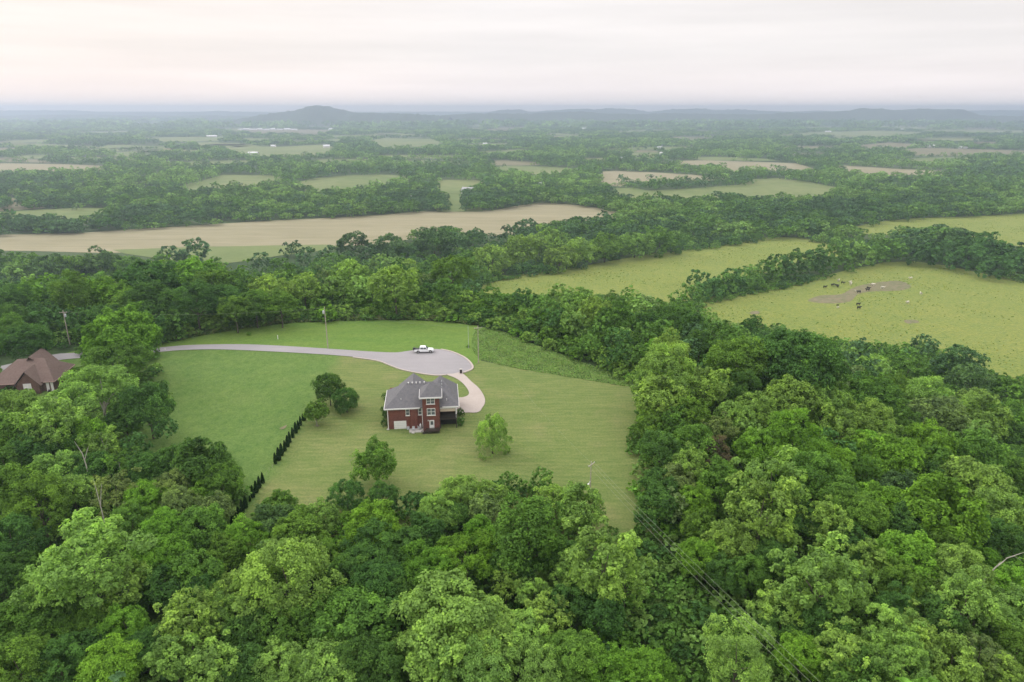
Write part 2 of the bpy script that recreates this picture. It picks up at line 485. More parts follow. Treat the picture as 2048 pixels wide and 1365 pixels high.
CLEAR = [  # far clearings
    ([(450, 300), (480, 293), (560, 295), (640, 290), (670, 300), (640, 310), (560, 314), (480, 309)], 'far_field'),
    ([(740, 284), (770, 277), (860, 279), (885, 290), (830, 296), (770, 297)], 'far_field'),
    ([(232, 306), (300, 302), (318, 308), (280, 312), (236, 313)], 'far_field'),
    ([(280, 277), (360, 275), (450, 274), (440, 282), (340, 284)], 'far_field'),
    ([(460, 262), (560, 259), (660, 261), (650, 267), (520, 267)], 'bare_soil'),
    ([(1545, 273), (1620, 266), (1760, 262), (1860, 266), (1760, 276), (1640, 272)], 'far_field'),
    ([(1720, 293), (1790, 286), (1830, 290), (1800, 297), (1740, 298)], 'bare_soil'),
    ([(1800, 302), (1860, 297), (1960, 300), (2090, 303), (2090, 311), (1960, 310), (1850, 312)], 'bare_soil'),
    ([(1262, 308), (1300, 305), (1330, 309), (1310, 316), (1270, 315)], 'far_field'),
    ([(20, 395), (32, 398), (36, 420), (26, 422)], 'bare_soil'),
    ([(895, 388), (915, 388), (918, 424), (903, 424)], 'far_field'),
    ([(1840, 262), (1900, 260), (2060, 262), (2060, 266), (1900, 266)], 'far_field'),
]
_g = np.random.default_rng(21)
for _k in range(105):
    _y = 236 + 92 * _g.uniform(0, 1) ** 1.3
    _x = _g.uniform(-40, 2080)
    _w = _g.uniform(40, 190) * (.6 + (_y - 236) / 120)
    _h = _g.uniform(1.3, 3.2) * (.7 + (_y - 236) / 60)
    _c = np.array([(_x, _y)])
    if any(inside(np.array(p[0], float), np.array([_x + d]), np.array([_y]))[0] for p in list(FIELDS.values()) + CLEAR for d in (-_w / 2, 0, _w / 2)): continue
    _sl = _g.uniform(-.03, .03) * _w
    CLEAR.append(([(_x - _w / 2, _y - _sl), (_x - _w * .2, _y - _h * .6 - _sl * .4), (_x + _w * .3, _y - _h * .5 + _sl * .6), (_x + _w / 2, _y + _sl), (_x + _w * .15, _y + _h * .5), (_x - _w * .3, _y + _h * .4)], 'far_field' if _g.random() < .7 else 'bare_soil'))
OPENPX = [np.array(p, float) for p in OPEN] + [np.array(v[0], float) for v in FIELDS.values()] + [np.array(c[0], float) for c in CLEAR]
NEAR_OPEN = OPENPX[:3] + [np.array(FIELDS[k][0], float) for k in ('tan_field', 'green_strip', 'middle_pasture', 'cattle_pasture', 'right_pasture')]


def in_any(polys, x, y):
    c = np.zeros(np.shape(x), bool)
    for p in polys:
        c |= inside(p, x, y)
    return c


# ------------------------------------------------------------------ ground sheet
def build_ground():
    def axis(lo, hi, step, far):
        a = list(np.arange(lo, hi + .1, step))
        s, v, out = step, hi, []
        while v < far:
            s *= 1.25
            v += s
            out.append(v)
        s, v, pre = step, lo, []
        while v > -far:
            s *= 1.25
            v -= s
            pre.append(v)
        return np.array(pre[::-1] + a + out)
    xs = axis(-330, 270, 3.0, 45000)
    ys = axis(-60, 470, 3.0, 45000)
    ys = ys[ys > -3000]
    X, Y = np.meshgrid(xs, ys)
    Z = terr(X.ravel(), Y.ravel())
    V = np.stack([X.ravel(), Y.ravel(), Z], 1)
    nx, ny = len(xs), len(ys)
    i = np.arange(nx * (ny - 1)).reshape(ny - 1, nx)[:, :-1].ravel()
    fl = np.stack([i, i + 1, i + nx + 1, i + nx], 1).ravel()
    o = link('ground', mesh_np('ground', V, fl, 4, True), M['ground'])
    o['kind'] = 'structure'


build_ground()

# lawns, road, driveway, kerb
back = to_world(BACK_EDGE)
road_up = to_world(crom(ROAD[2:19], 4, False))
arb = to_world(crom(ARB_LINE, 3, False))
# hilltop grass beyond the road
drape('hilltop_lawn', np.concatenate([back, road_up[::-1], to_world([(40, 735)])]) if False else np.concatenate([back, to_world([(958, 690), (962, 722), (945, 760), (900, 770), (820, 760), (700, 725), (500, 706), (300, 712), (60, 745)])]), 0.06, M['lawn_back'], 3.0)
_a, _b = arb[0], arb[-1]
_n = np.array([-(_b - _a)[1], (_b - _a)[0]])
_n = _n / np.linalg.norm(_n)
if _n[0] < 0: _n = -_n
M['lawn'] = ground_mat('lawn', LEFT_GRASS, 0.1, 2.2, gain=.84, second=YARD_GRASS, split=((_a[0], _a[1]), (_n[0], _n[1])), stretch=(0.3, 1.6, 1), rotz=0.15)
drape('lawn', np.concatenate([to_world([(60, 735), (150, 715), (300, 705), (450, 698), (600, 704), (690, 712), (760, 720), (850, 745), (930, 745), (945, 735), (955, 724)]), to_world(YARD_TOP), to_world([(1300, 830), (1300, 960), (1325, 1090), (1230, 1110), (1000, 1060), (800, 1060), (600, 1080), (455, 1110), (420, 1090), (300, 1000), (200, 920), (120, 850), (40, 800)])]), 0.10, M['lawn'], 3.0)
drape('road', to_world(crom(ROAD, 4)), 0.20, M['asphalt'], 2.5)
drape('driveway', to_world(crom(DRIVE, 4)), 0.23, M['concrete'], 2.0)


def ribbon(name, wpts, w, h, off, mat):
    """a kerb: a low solid strip along a line"""
    P = np.asarray(wpts, float)
    T = np.gradient(P, axis=0)
    T /= np.linalg.norm(T, axis=1)[:, None]
    Nn = np.stack([-T[:, 1], T[:, 0]], 1)
    a, b = P - Nn * w / 2, P + Nn * w / 2
    za, zb = terr(a[:, 0], a[:, 1]) + off, terr(b[:, 0], b[:, 1]) + off
    V, Fa = [], []
    for i in range(len(P)):
        V += [(*a[i], za[i] - .3), (*a[i], za[i] + h), (*b[i], zb[i] + h), (*b[i], zb[i] - .3)]
        if i:
            k, j = i * 4, (i - 1) * 4
            for q in range(3): Fa.append((j + q, k + q, k + q + 1, j + q + 1))
    me = bpy.data.meshes.new(name)
    me.from_pydata(V, [], Fa)
    o = link(name, me, mat)
    o['kind'] = 'structure'


ribbon('kerb', to_world(crom([(882, 700.2), (905, 705.6), (929, 716.6), (943, 729.6), (944.4, 739), (931, 745.4), (922, 747.5)], 6, False)), 0.55, 0.12, 0.2, M['concrete'])
ribbon('kerb', to_world(crom([(893, 751), (872, 752.2), (840, 748.2), (804, 740.8), (779, 731.8), (754, 722.8), (700, 715.2)], 6, False)), 0.45, 0.1, 0.2, M['concrete'])

def grow_out(w, m, seed=0):
    """push a world outline outwards by about m metres, a little unevenly: the trees standing on it draw its edge"""
    g = np.random.default_rng(seed)
    ar = 0.5 * np.sum(w[:, 0] * np.roll(w[:, 1], -1) - np.roll(w[:, 0], -1) * w[:, 1])
    tg = np.roll(w, -1, 0) - np.roll(w, 1, 0)
    tg /= np.maximum(np.linalg.norm(tg, axis=1), 1e-6)[:, None]
    nn = np.stack([tg[:, 1], -tg[:, 0]], 1) * (1 if ar > 0 else -1)
    return w + nn * (m * g.uniform(.6, 1.1, len(w)))[:, None]


for nm, (poly, mt) in FIELDS.items():
    px = np.array(poly, float)
    w = to_world(px)
    w = grow_out(w, {'tan_field': 14, 'green_strip': 10, 'middle_pasture': 17, 'cattle_pasture': 12, 'right_pasture': 12}.get(nm.strip(), 20), len(poly))
    if nm == 'green_strip': w = to_world(px)
    span = np.ptp(w, axis=0).max()
    o = drape(nm.strip(), w, {'green_strip': .2, 'cattle_pasture': .16}.get(nm, .12), M[mt], max(6.0, span / 40))
for poly, mt in CLEAR:
    w = grow_out(to_world(np.array(poly, float)), 25, len(poly))
    drape('clearing', w, 0.25, M[mt], max(20.0, np.ptp(w, axis=0).max() / 12))
# bare trampled ground in the cattle pasture, small bare spots on the lawn
SOIL = [[(1616, 603), (1640, 592), (1680, 590), (1700, 580), (1720, 572), (1760, 565), (1800, 563), (1822, 574), (1800, 582), (1745, 584), (1715, 590), (1700, 604), (1660, 608)],
        [(1808, 642), (1830, 641), (1838, 646), (1815, 648)], [(1500, 625), (1515, 623), (1520, 628), (1504, 630)]]
for s in SOIL:
    drape('bare_earth', to_world(crom(s, 3)), 0.2, M['bare_soil'], 4.0)
drape('sand_patch', to_world(crom([(559, 858), (566, 855), (574, 852), (570, 858), (563, 861)], 3)), 0.2, M['bare_soil'], 2.0)
drape('sand_patch', to_world(crom([(628, 853), (634, 851), (640, 853), (634, 856)], 3)), 0.2, M['bare_soil'], 2.0)
# ------------------------------------------------------------------ foliage templates
def nrm(a):
    return a / np.maximum(np.linalg.norm(a, axis=-1, keepdims=True), 1e-9)


def leaf_quads(c, n, s, g, asp=0.62):
    t = nrm(np.cross(n, g.normal(size=c.shape)))
    b = np.cross(n, t)
    s = s[:, None]
    fold = n * s * 0.22
    V = np.stack([c + t * s, c + b * s * asp + fold, c - t * s, c - b * s * asp + fold], 1)
    return V.reshape(-1, 3)


FORMS = {  # sx, sz, zmin, shell lo/hi, lobe radius, sublobe share, leaf spread
    'r': dict(sz=0.85, zmin=-0.62, lo=.52, hi=.74, lr=(.19, .39), sub=.36, flat=.85),
    's': dict(sz=0.62, zmin=-0.35, lo=.50, hi=.80, lr=(.20, .34), sub=.38, flat=.55),
    'f': dict(sz=1.05, zmin=-0.70, lo=.35, hi=.82, lr=(.16, .27), sub=.36, flat=.8),
    'c': dict(sz=1.45, zmin=-0.80, lo=.45, hi=.72, lr=(.19, .39), sub=.36, flat=.95),
}


def crown_points(seed, form, nl, nsub, nleaf, ls):
    g = np.random.default_rng(seed)
    f = FORMS[form]
    k = np.arange(nl) + .5
    z = 1 - (1 - f['zmin']) * k / nl
    ph = k * 2.39996 + g.uniform(0, .9, nl)
    rr = np.sqrt(np.maximum(1 - z * z, 0))
    d = np.stack([rr * np.cos(ph), rr * np.sin(ph), z], 1) + g.normal(0, .13, (nl, 3))
    d = nrm(d)
    # uneven outline: a few bulges and bays
    bul = 1 + 0.2 * np.sin(d[:, 0] * 3.1 + g.uniform(0, 6)) * np.sin(d[:, 1] * 2.7 + g.uniform(0, 6)) + g.normal(0, .12, nl)
    sh = g.uniform(f['lo'], f['hi'], nl) * bul
    lp = d * sh[:, None] * np.array([1, 1, f['sz']])
    # fill some of the inside
    lr = g.uniform(*f['lr'], nl)
    ltint = g.normal(1.0, .13, nl)
    # sublobes
    L = np.repeat(np.arange(nl), nsub)
    sd = nrm(g.normal(size=(len(L), 3)) + 1.1 * d[L] + np.array([0, 0, .45]))
    sp = lp[L] + sd * lr[L, None] * g.uniform(.55, 1.0, (len(L), 1)) * np.array([1, 1, f['flat']])
    sr = lr[L] * f['sub'] * g.uniform(.75, 1.3, len(L))
    stint = ltint[L] * g.normal(1.0, .12, len(L))
    S = np.repeat(np.arange(len(L)), nleaf)
    ld = nrm(g.normal(size=(len(S), 3)) + .75 * sd[S] + np.array([0, 0, .4]))
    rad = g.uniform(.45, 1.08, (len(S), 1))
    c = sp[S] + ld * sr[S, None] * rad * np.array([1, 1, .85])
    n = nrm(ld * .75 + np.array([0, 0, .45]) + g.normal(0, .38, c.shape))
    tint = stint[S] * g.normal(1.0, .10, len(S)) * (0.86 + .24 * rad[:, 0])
    size = ls * g.uniform(.65, 1.3, len(S))
    return c, n, size, np.clip(tint, .45, 1.7), g, lp


def crown_mesh(name, seed, form, nl, nsub, nleaf, ls):
    c, n, s, t, g, lp = crown_points(seed, form, nl, nsub, nleaf, ls)
    V = leaf_quads(c, n, s, g)
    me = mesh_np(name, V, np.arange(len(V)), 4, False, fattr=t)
    me.materials.append(M['leaf'])
    return me, lp


def trunk_mesh(name, seed, nlimb, lean=.04, rad=.045, fork=.42, reach=.62):
    """unit trunk: base at z=0, crown centre at z=1; limbs spread into the crown"""
    g = random.Random(seed)
    mb = MB()
    pts = [(0, 0, -.06), (g.uniform(-lean, lean), g.uniform(-lean, lean), .25), (g.uniform(-lean, lean) * 1.5, g.uniform(-lean, lean) * 1.5, .55), (g.uniform(-lean, lean) * 2, g.uniform(-lean, lean) * 2, .85), (g.uniform(-.08, .08), g.uniform(-.08, .08), 1.25)]
    mb.tube(pts, [rad * 1.45, rad, rad * .85, rad * .6, rad * .2], 7)
    for i in range(nlimb):
        a = i * 2.4 + g.uniform(0, .8)
        z0 = g.uniform(fork, .85)
        r1 = reach * g.uniform(.55, 1)
        z1 = z0 + g.uniform(.12, .45)
        q = Vector(pts[2]).lerp(Vector(pts[3]), max(0, min(1, (z0 - .55) / .3))) if z0 > .55 else Vector(pts[1]).lerp(Vector(pts[2]), (z0 - .25) / .3)
        q.z = z0
        mid = Vector((q.x + math.cos(a) * r1 * .45, q.y + math.sin(a) * r1 * .45, z0 + (z1 - z0) * .65))
        end = Vector((q.x + math.cos(a) * r1, q.y + math.sin(a) * r1, z1))
        mb.tube([q, mid, end], [rad * .5, rad * .34, rad * .1], 5)
    bmesh.ops.recalc_face_normals(mb.bm, faces=mb.bm.faces[:])
    me = bpy.data.meshes.new(name)
    mb.bm.to_mesh(me)
    mb.bm.free()
    for p in me.polygons: p.use_smooth = True
    return me


CROWN = {}
for fi, f in enumerate('rsfc'):
    for v in range(6):
        sd = 100 * fi + v
        q = (.8, .95, 1.1, 1.3, .88, 1.18)[v]          # leaf size differs from tree to tree
        k = 1 / q ** 1.5
        if f == 'f':
            CROWN['near', f, v] = crown_mesh('crown', sd, f, 62 - 4 * v, 10, int(20 * k), .034 * q)[0]
            CROWN['mid', f, v] = crown_mesh('crown', sd + 50, f, 50, 7, 12, .052)[0]
        else:
            CROWN['near', f, v] = crown_mesh('crown', sd, f, 34 + 6 * v, 15, int(24 * k), .033 * q)[0]
            CROWN['mid', f, v] = crown_mesh('crown', sd + 50, f, 40, 8, 14, .055)[0]
TRUNK = [trunk_mesh('trunk', 900 + i, 7) for i in range(3)]
TRUNK_PALE = [trunk_mesh('trunk', 950 + i, 6, .06, .05, .38, .7) for i in range(2)]
for m_ in TRUNK: m_.materials.append(M['bark'])
for m_ in TRUNK_PALE: m_.materials.append(M['pale_bark'])

HUE = {  # leaf colours as the trees themselves have them
    'L': ((.19, .325, .082), 'pale green'), 'G': ((.108, .215, .046), 'mid green'), 'D': ((.074, .162, .046), 'deep green'),
    'B': ((.086, .168, .068), 'blue green'), 'Y': ((.132, .272, .042), 'bright lime green'), 'O': ((.155, .235, .085), 'greyish olive'),
    'P': ((.095, .092, .066), 'dull purple brown'),
}
FORMWORD = {'r': 'rounded', 's': 'spreading', 'f': 'feathery', 'c': 'upright'}
TREES = []  # dict(pos base xyz, R, hc, code, form, px, py, rpx, pale)


def add_tree(px, py, r, code, form='r', pale=False, grow=1.2, clear=None, by='crown', name='tree', zs=1.0):
    sz = FORMS[form]['sz'] * zs

    def hc(t):
        Rr = max(r * grow * t / F, .6)
        c = (0.35 * Rr + 1.2) if clear is None else clear
        if t > 300 and clear is None: return sz * Rr * .72 + .3
        return sz * Rr * (.95 if form != 's' else 1.1) + c
    if by == 'base':
        p, t = unproj(px, py)
    else:
        p, t = unproj(px, py, hc)
    Rr = r * grow * t / F
    zb = float(terr(p[0], p[1])[0])
    TREES.append(dict(p=(p[0], p[1], zb), R=Rr, hc=hc(t), code=code, form=form, px=px, py=py, rp=r, t=t, pale=pale, name=name, zs=zs))


def T(s, form='r', **kw):
    for row in s.strip().split(';'):
        a = row.split()
        if not a: continue
        add_tree(float(a[0]), float(a[1]), float(a[2]), a[3], a[4] if len(a) > 4 else form, pale=(len(a) > 5), **kw)


# wood around the neighbour house
T('''58 684 36 D; 15 660 30 G; 240 676 60 Y; 236 722 52 G s; 296 812 46 D; 28 826 58 L s; 100 850 56 L f; 168 872 36 Y;
15 868 44 G; 64 905 40 D; 118 940 40 L; 30 975 46 G; 78 1012 58 G; 145 985 36 L; 205 890 32 L f p; 242 935 32 G f p; 232 985 42 O f; 275 892 26 D;
300 940 36 D; 343 935 40 D; 402 930 50 D; 442 965 36 G; 345 978 38 O; 396 985 30 Y; 290 1000 36 Y; 360 1012 36 O; 432 1022 32 O; 265 1050 40 G; 330 1068 42 Y; 404 1058 42 G;
250 840 30 D; 330 860 24 D; 190 940 34 D; 130 880 36 D; 10 930 40 D''')
add_tree(217, 866, 64, 'L', 's', by='base', clear=5.5, grow=1.12, pale=True)
# near wood, lower left
T('''182 1128 92 L f; 112 1182 56 L f; 245 1175 50 L f; 60 1240 60 G s; 20 1080 52 D; 5 1150 40 D; 100 1255 46 G s; 318 1122 48 Y; 392 1148 46 G; 335 1172 40 D; 35 1335 66 G; 118 1335 50 D; 252 1258 44 Y; 190 1245 34 G; 225 1330 56 Y s; 170 1300 40 D; 290 1300 40 D;
378 1240 56 L f; 350 1320 50 L f; 440 1238 40 L f; 430 1335 50 L f; 398 1185 36 D; 455 1182 34 L; 418 1150 30 G; 492 1082 42 Y; 450 1110 40 G; 550 1046 40 B; 560 1012 28 G; 594 1068 42 G; 642 1036 34 L; 694 992 33 D; 765 996 28 D; 742 1056 52 Y; 745 1090 50 D; 874 1030 38 L; 822 1012 24 D; 850 1065 38 D; 810 1100 44 D;
572 1160 86 L; 520 1175 50 L f; 548 1118 40 L f; 612 1122 38 L f; 655 1116 34 G; 435 1190 32 L; 493 1203 26 O f; 690 1160 44 D; 760 1175 50 D; 742 1130 44 D; 716 1235 62 G s; 853 1138 58 Y s; 800 1195 40 D; 780 1240 44 D; 640 1245 50 G; 560 1260 50 G; 500 1270 46 D; 490 1340 46 D; 560 1335 50 L; 650 1335 56 L s; 720 1320 48 D; 770 1330 40 D''')
# near wood, lower middle
T('''827 1002 20 D; 920 986 33 L; 985 995 30 L; 1021 966 20 G; 1083 962 22 G; 1107 994 34 L f; 867 1030 34 L; 907 1035 28 D; 970 1018 32 O f; 1056 1072 56 G c; 1160 1016 43 L; 1206 1126 76 L f; 1250 1155 44 L f; 1150 1150 44 L f; 960 1062 30 Y; 933 1112 56 Y s; 895 1235 88 L s; 965 1270 70 L s; 860 1300 60 L s; 940 1335 70 L s; 1040 1275 58 L s; 1013 1165 32 L f; 1067 1192 34 L f; 1095 1238 46 L f; 1060 1335 58 L s; 1150 1320 52 G; 1205 1340 52 Y s; 1300 1350 50 Y s; 1030 1120 44 D; 1110 1110 40 D; 1130 1215 46 D; 1200 1225 44 D''')
# woods right of the lawn
T('''1339 712 36 L c; 1334 750 56 L; 1322 800 46 L; 1417 778 42 L f; 1385 830 38 G f; 1302 848 28 G; 1320 900 38 D; 1350 850 34 G; 1478 730 52 G; 1598 730 74 D; 1379 785 24 O; 1427 907 32 P; 1377 930 36 L f; 1392 888 38 G; 1358 962 32 O; 1318 970 32 D; 1296 1040 22 D; 1314 1010 36 D; 1351 1016 24 O c; 1390 1005 34 Y; 1396 1056 34 G; 1399 1115 36 Y; 1461 1087 44 L; 1443 965 42 G; 1545 970 66 L f; 1525 1020 66 L f; 1510 820 38 L; 1465 838 34 L; 1497 868 28 L; 1513 900 42 Y; 1585 884 56 Y; 1577 800 48 L; 1646 810 44 L; 1678 857 40 L f; 1566 927 38 Y; 1630 952 48 G; 1667 930 36 Y; 1723 900 38 Y; 1683 995 44 G; 1562 1073 34 L f; 1646 1048 44 L f; 1600 1040 40 D; 1497 1150 40 G; 1540 1120 38 D; 1450 1150 36 D; 1472 1312 62 L c; 1638 1163 78 L f; 1567 1213 48 L f; 1700 1180 50 L f; 1601 1315 40 Y; 1694 1312 56 L f; 1650 1250 46 D; 1560 1260 36 D;
1733 1120 44 L f; 1812 1120 54 Y; 1803 1177 50 G; 1910 1149 62 L; 1930 1205 58 L f; 2014 1222 48 L; 2020 1172 44 Y; 1775 1275 58 L f; 1831 1275 50 L f; 1705 1350 50 G; 1803 1335 58 L f; 1902 1328 50 L; 1958 1310 44 O f; 2010 1350 40 L f; 2036 1300 40 G; 1882 1030 68 Y; 1755 1006 42 Y; 1719 1040 48 G; 2000 1030 48 L; 2005 1092 44 D; 1955 1060 40 D; 1880 1085 44 G; 1800 1060 44 D; 1700 1090 40 D; 1870 1240 44 D''')
# woods right of the lawn, upper part towards the cattle pasture
T('''1717 706 28 B; 1755 710 28 G; 1800 712 24 G; 1843 700 27 B; 1923 724 36 B; 1941 766 38 B; 1890 734 24 B; 1712 749 28 B; 1749 736 30 L; 1816 744 34 G; 1744 792 48 G s; 1653 786 38 G s; 1856 806 48 L; 1810 800 30 G; 1869 842 52 O; 1797 834 34 G; 1736 842 42 L; 1768 872 34 L; 1728 896 38 Y; 1856 893 48 Y; 1784 920 48 Y; 1867 928 38 G; 1949 914 52 G; 1936 962 48 L; 1968 982 44 L; 1848 965 40 D; 1963 842 48 L; 2012 842 40 G; 2018 880 38 D; 2016 784 34 G; 1957 810 34 L; 2034 927 36 D; 2030 955 44 G; 2040 776 26 G; 1985 765 26 G; 2045 830 30 G; 1630 715 34 B; 1680 700 24 G; 1545 690 32 B; 1520 760 34 D; 1660 750 30 G''')
# tall trees behind the road and the hilltop grass
T('''20 602 30 D; 54 588 28 Y; 40 547 25 L; 100 576 28 Y; 145 590 34 G c; 82 628 28 D; 195 566 22 Y; 218 592 38 Y; 300 562 46 D; 306 606 44 D; 262 616 34 G; 392 552 42 Y; 180 610 26 G; 330 545 30 L; 425 575 38 G; 490 570 28 G c; 392 602 42 D; 447 600 32 D; 540 582 36 L; 510 610 30 G; 116 632 26 D; 168 640 26 D; 30 640 32 D; 200 648 32 D; 350 640 26 G; 300 650 28 D; 60 650 26 D; 470 620 30 G; 560 610 30 G''')
# trees on the lower ground behind
T('''386 507 28 B; 346 517 24 B; 150 540 30 G; 105 542 32 B; 200 532 34 B; 262 540 30 G; 310 535 26 G; 60 535 30 G; 15 525 28 G; 430 540 26 G; 585 500 18 B; 612 518 22 B; 655 510 18 B; 706 491 29 B; 740 510 16 B; 780 497 29 B; 818 506 16 B; 868 488 36 B; 912 488 24 B; 955 480 20 B; 1028 472 26 B; 985 522 36 L; 940 525 28 G; 1045 505 36 L; 1090 490 34 L; 640 548 28 G; 700 552 32 L; 608 575 30 L; 720 580 26 L; 790 572 44 L; 855 580 17 D; 897 585 27 G; 905 545 36 G; 950 552 26 G; 860 545 30 G; 810 545 30 L; 760 540 28 L; 670 575 26 L; 1120 520 30 L; 1160 505 32 L; 1210 500 34 G; 1270 492 32 L; 1320 485 32 G; 750 505 14 B; 675 530 26 G; 560 540 26 G; 530 530 24 B''')
# hedgerow between the pastures
T('''1418 580 22 D; 1400 560 18 D; 1442 572 22 G; 1468 565 22 D; 1500 560 24 G; 1530 548 24 G; 1560 540 24 D; 1590 530 26 G; 1622 526 25 D; 1650 520 25 G; 1680 515 24 G; 1712 512 24 L; 1745 506 26 G; 1380 590 20 G; 1775 505 24 G; 1800 495 26 B; 1840 490 28 B; 1870 488 28 G; 1905 488 30 B; 1940 495 30 D; 1975 505 30 D; 2010 515 28 D; 2040 530 26 D; 1890 510 26 D; 1930 522 26 D; 1990 540 24 D; 1845 510 24 D''', grow=1.4)
# slope below the lawn, towards the pastures
T('''1050 600 22 D; 1080 615 26 G; 1120 600 28 L; 1160 612 30 L; 1190 625 32 L; 1230 640 32 G; 1270 625 28 L; 1310 620 28 G; 1350 640 32 D; 1385 655 30 D; 1330 670 28 G; 1290 675 28 G; 1240 680 26 D; 1200 660 26 G; 1150 650 26 L; 1110 640 24 D; 1430 665 28 G; 1470 680 28 G; 1440 700 30 D; 1400 690 30 D; 1270 710 24 G; 1230 712 20 D; 1510 665 24 G; 1370 700 26 B; 1420 735 26 D; 1010 605 20 G; 1180 690 22 G; 1560 672 22 G; 980 590 20 G''')
# single trees on the lawn (placed by the foot of the trunk)
LAWN_TREES = len(TREES)
add_tree(661, 812, 30, 'D', 'r', by='base', clear=.7, grow=.93, zs=1.42)
add_tree(694, 826, 27, 'D', 'r', by='base', clear=.2, grow=.95, zs=1.2)
add_tree(634, 853, 24, 'G', 'r', by='base', clear=.9, grow=1.1, pale=True, zs=1.05)
add_tree(754, 976, 46, 'G', 'r', by='base', clear=.5, grow=1.05, zs=1.2)
add_tree(985, 908, 34, 'L', 'r', by='base', clear=-1.2, grow=1.02, zs=1.75)
LAWN_LABELS = ['round dark maple tree on the lawn, farther of the pair left of the brick house',
               'round dark maple tree on the lawn, nearer of the pair left of the brick house',
               'small light tree with pale trunk at the head of the clipped evergreen row',
               'loose feathery tree standing alone on the lawn below the white garage door',
               'tall bushy light green tree alone on the grass right of the brick house deck']
HERO_N = len(TREES)

# ------------------------------------------------------------------ scattered trees of the same woods
AUTO = []


def scatter():
    hp = np.array([t['p'][:2] for t in TREES])
    hr = np.array([t['R'] for t in TREES])
    sp = 7.6
    gx, gy = np.meshgrid(np.arange(-420, 520, sp), np.arange(28, 620, sp))
    gx, gy = gx.ravel(), gy.ravel()
    gx = gx + rng.uniform(-.42, .42, len(gx)) * sp
    gy = gy + rng.uniform(-.42, .42, len(gy)) * sp
    Rr = rng.uniform(3.1, 5.6, len(gx))
    z = terr(gx, gy)
    H = Rr * 1.75 + 2.5
    ok = np.ones(len(gx), bool)
    for fz in (0.0, .35, .7, .97):
        for fx in (-.8, 0, .8):
            if fz == .97 and fx: continue
            px, py, dep = project(gx + fx * Rr, gy, z + H * fz)
            ok &= ~in_any(NEAR_OPEN, px, py) & (dep > 5)
            if fz < .8: ok &= ~inside(np.array(CORRIDOR, float), px, py)
            if fz == 0.0 and fx == 0: ok &= (px > -160) & (px < 2210) & (py < 1560)
    # keep clear of the trees placed by hand, the open ground and the house plots
    for i in np.flatnonzero(ok):
        dd = np.hypot(hp[:, 0] - gx[i], hp[:, 1] - gy[i])
        if (dd < .72 * (hr + Rr[i])).any(): ok[i] = False
    KEEP = [np.array([(560, 596), (1000, 598), (1060, 668), (1010, 655), (560, 645)], float), np.array([(320, 640), (560, 625), (560, 648), (320, 690)], float), np.array([(185, 800), (250, 800), (250, 880), (185, 880)], float), np.array([(60, 720), (150, 720), (150, 800), (60, 790)], float)]
    for fz in (.3, .7, 1.0):
        px, py, dep = project(gx, gy, z + H * fz)
        ok &= ~in_any(KEEP, px, py)
    plat = inside(PLATEAU, gx, gy)
    ok &= ~(plat & (gy > 105) & (gx > -150))
    ok &= ~(plat & (gy > 170) & (gx <= -60))
    pxb, pyb, depb = project(gx, gy, z)
    for i in np.flatnonzero(ok):
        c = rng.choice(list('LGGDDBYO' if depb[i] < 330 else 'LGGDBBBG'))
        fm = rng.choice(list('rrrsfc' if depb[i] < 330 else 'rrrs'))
        if c == 'O' and rng.random() < .5: c = 'G'
        zc = FORMS[fm]['sz'] * Rr[i] + (.28 * Rr[i] + 1 if depb[i] < 300 else -.25 * Rr[i])
        px, py, dp = project(gx[i], gy[i], z[i] + zc)
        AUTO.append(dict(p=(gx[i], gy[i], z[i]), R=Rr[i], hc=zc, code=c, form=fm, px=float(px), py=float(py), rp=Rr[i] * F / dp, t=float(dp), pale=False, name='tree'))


scatter()
# a tree whose crown sits under a nearer crown in the photo shows little; take the largest showing 300 as things
vis = [t for t in AUTO if -40 < t['px'] < 2088 and t['py'] < 1390]


def cover(t, others):
    n = 0
    for o in others:
        if o is not t and o['t'] < t['t'] - 1 and (o['px'] - t['px']) ** 2 + (o['py'] - t['py']) ** 2 < (o['rp'] * .8) ** 2: n += 1
    return n


for t in AUTO: t['hid'] = cover(t, TREES + AUTO)
vis = sorted((t for t in AUTO if t['hid'] == 0 and -20 < t['px'] < 2068 and t['py'] < 1365), key=lambda t: -t['rp'])
order = sorted(TREES[:LAWN_TREES], key=lambda t: -t['rp'])
room = 296 - (HERO_N - LAWN_TREES)
single = sorted(order + vis, key=lambda t: -t['rp'])[:room]
ids = {id(t) for t in single}
rest = [t for t in TREES[:LAWN_TREES] + AUTO if id(t) not in ids]
print('hand', HERO_N, 'auto', len(AUTO), 'single', len(single), 'rest', len(rest))


def zone_of(t):
    px, py = t['px'], t['py']
    if py < 600 and px > 1370 : return 'hedgerow between pastures'
    if py < 700 and px < 575: return 'woods behind the road'
    if py < 600: return 'woods before tan field'
    if py < 725 and px < 1500: return 'slope below hilltop grass'
    if px < 480 and py < 1075: return 'wood beside brown-roofed house'
    if px < 1290: return 'wood below the lawn'
    if py < 880: return 'wood beside cattle pasture'
    return 'wood right of wires'


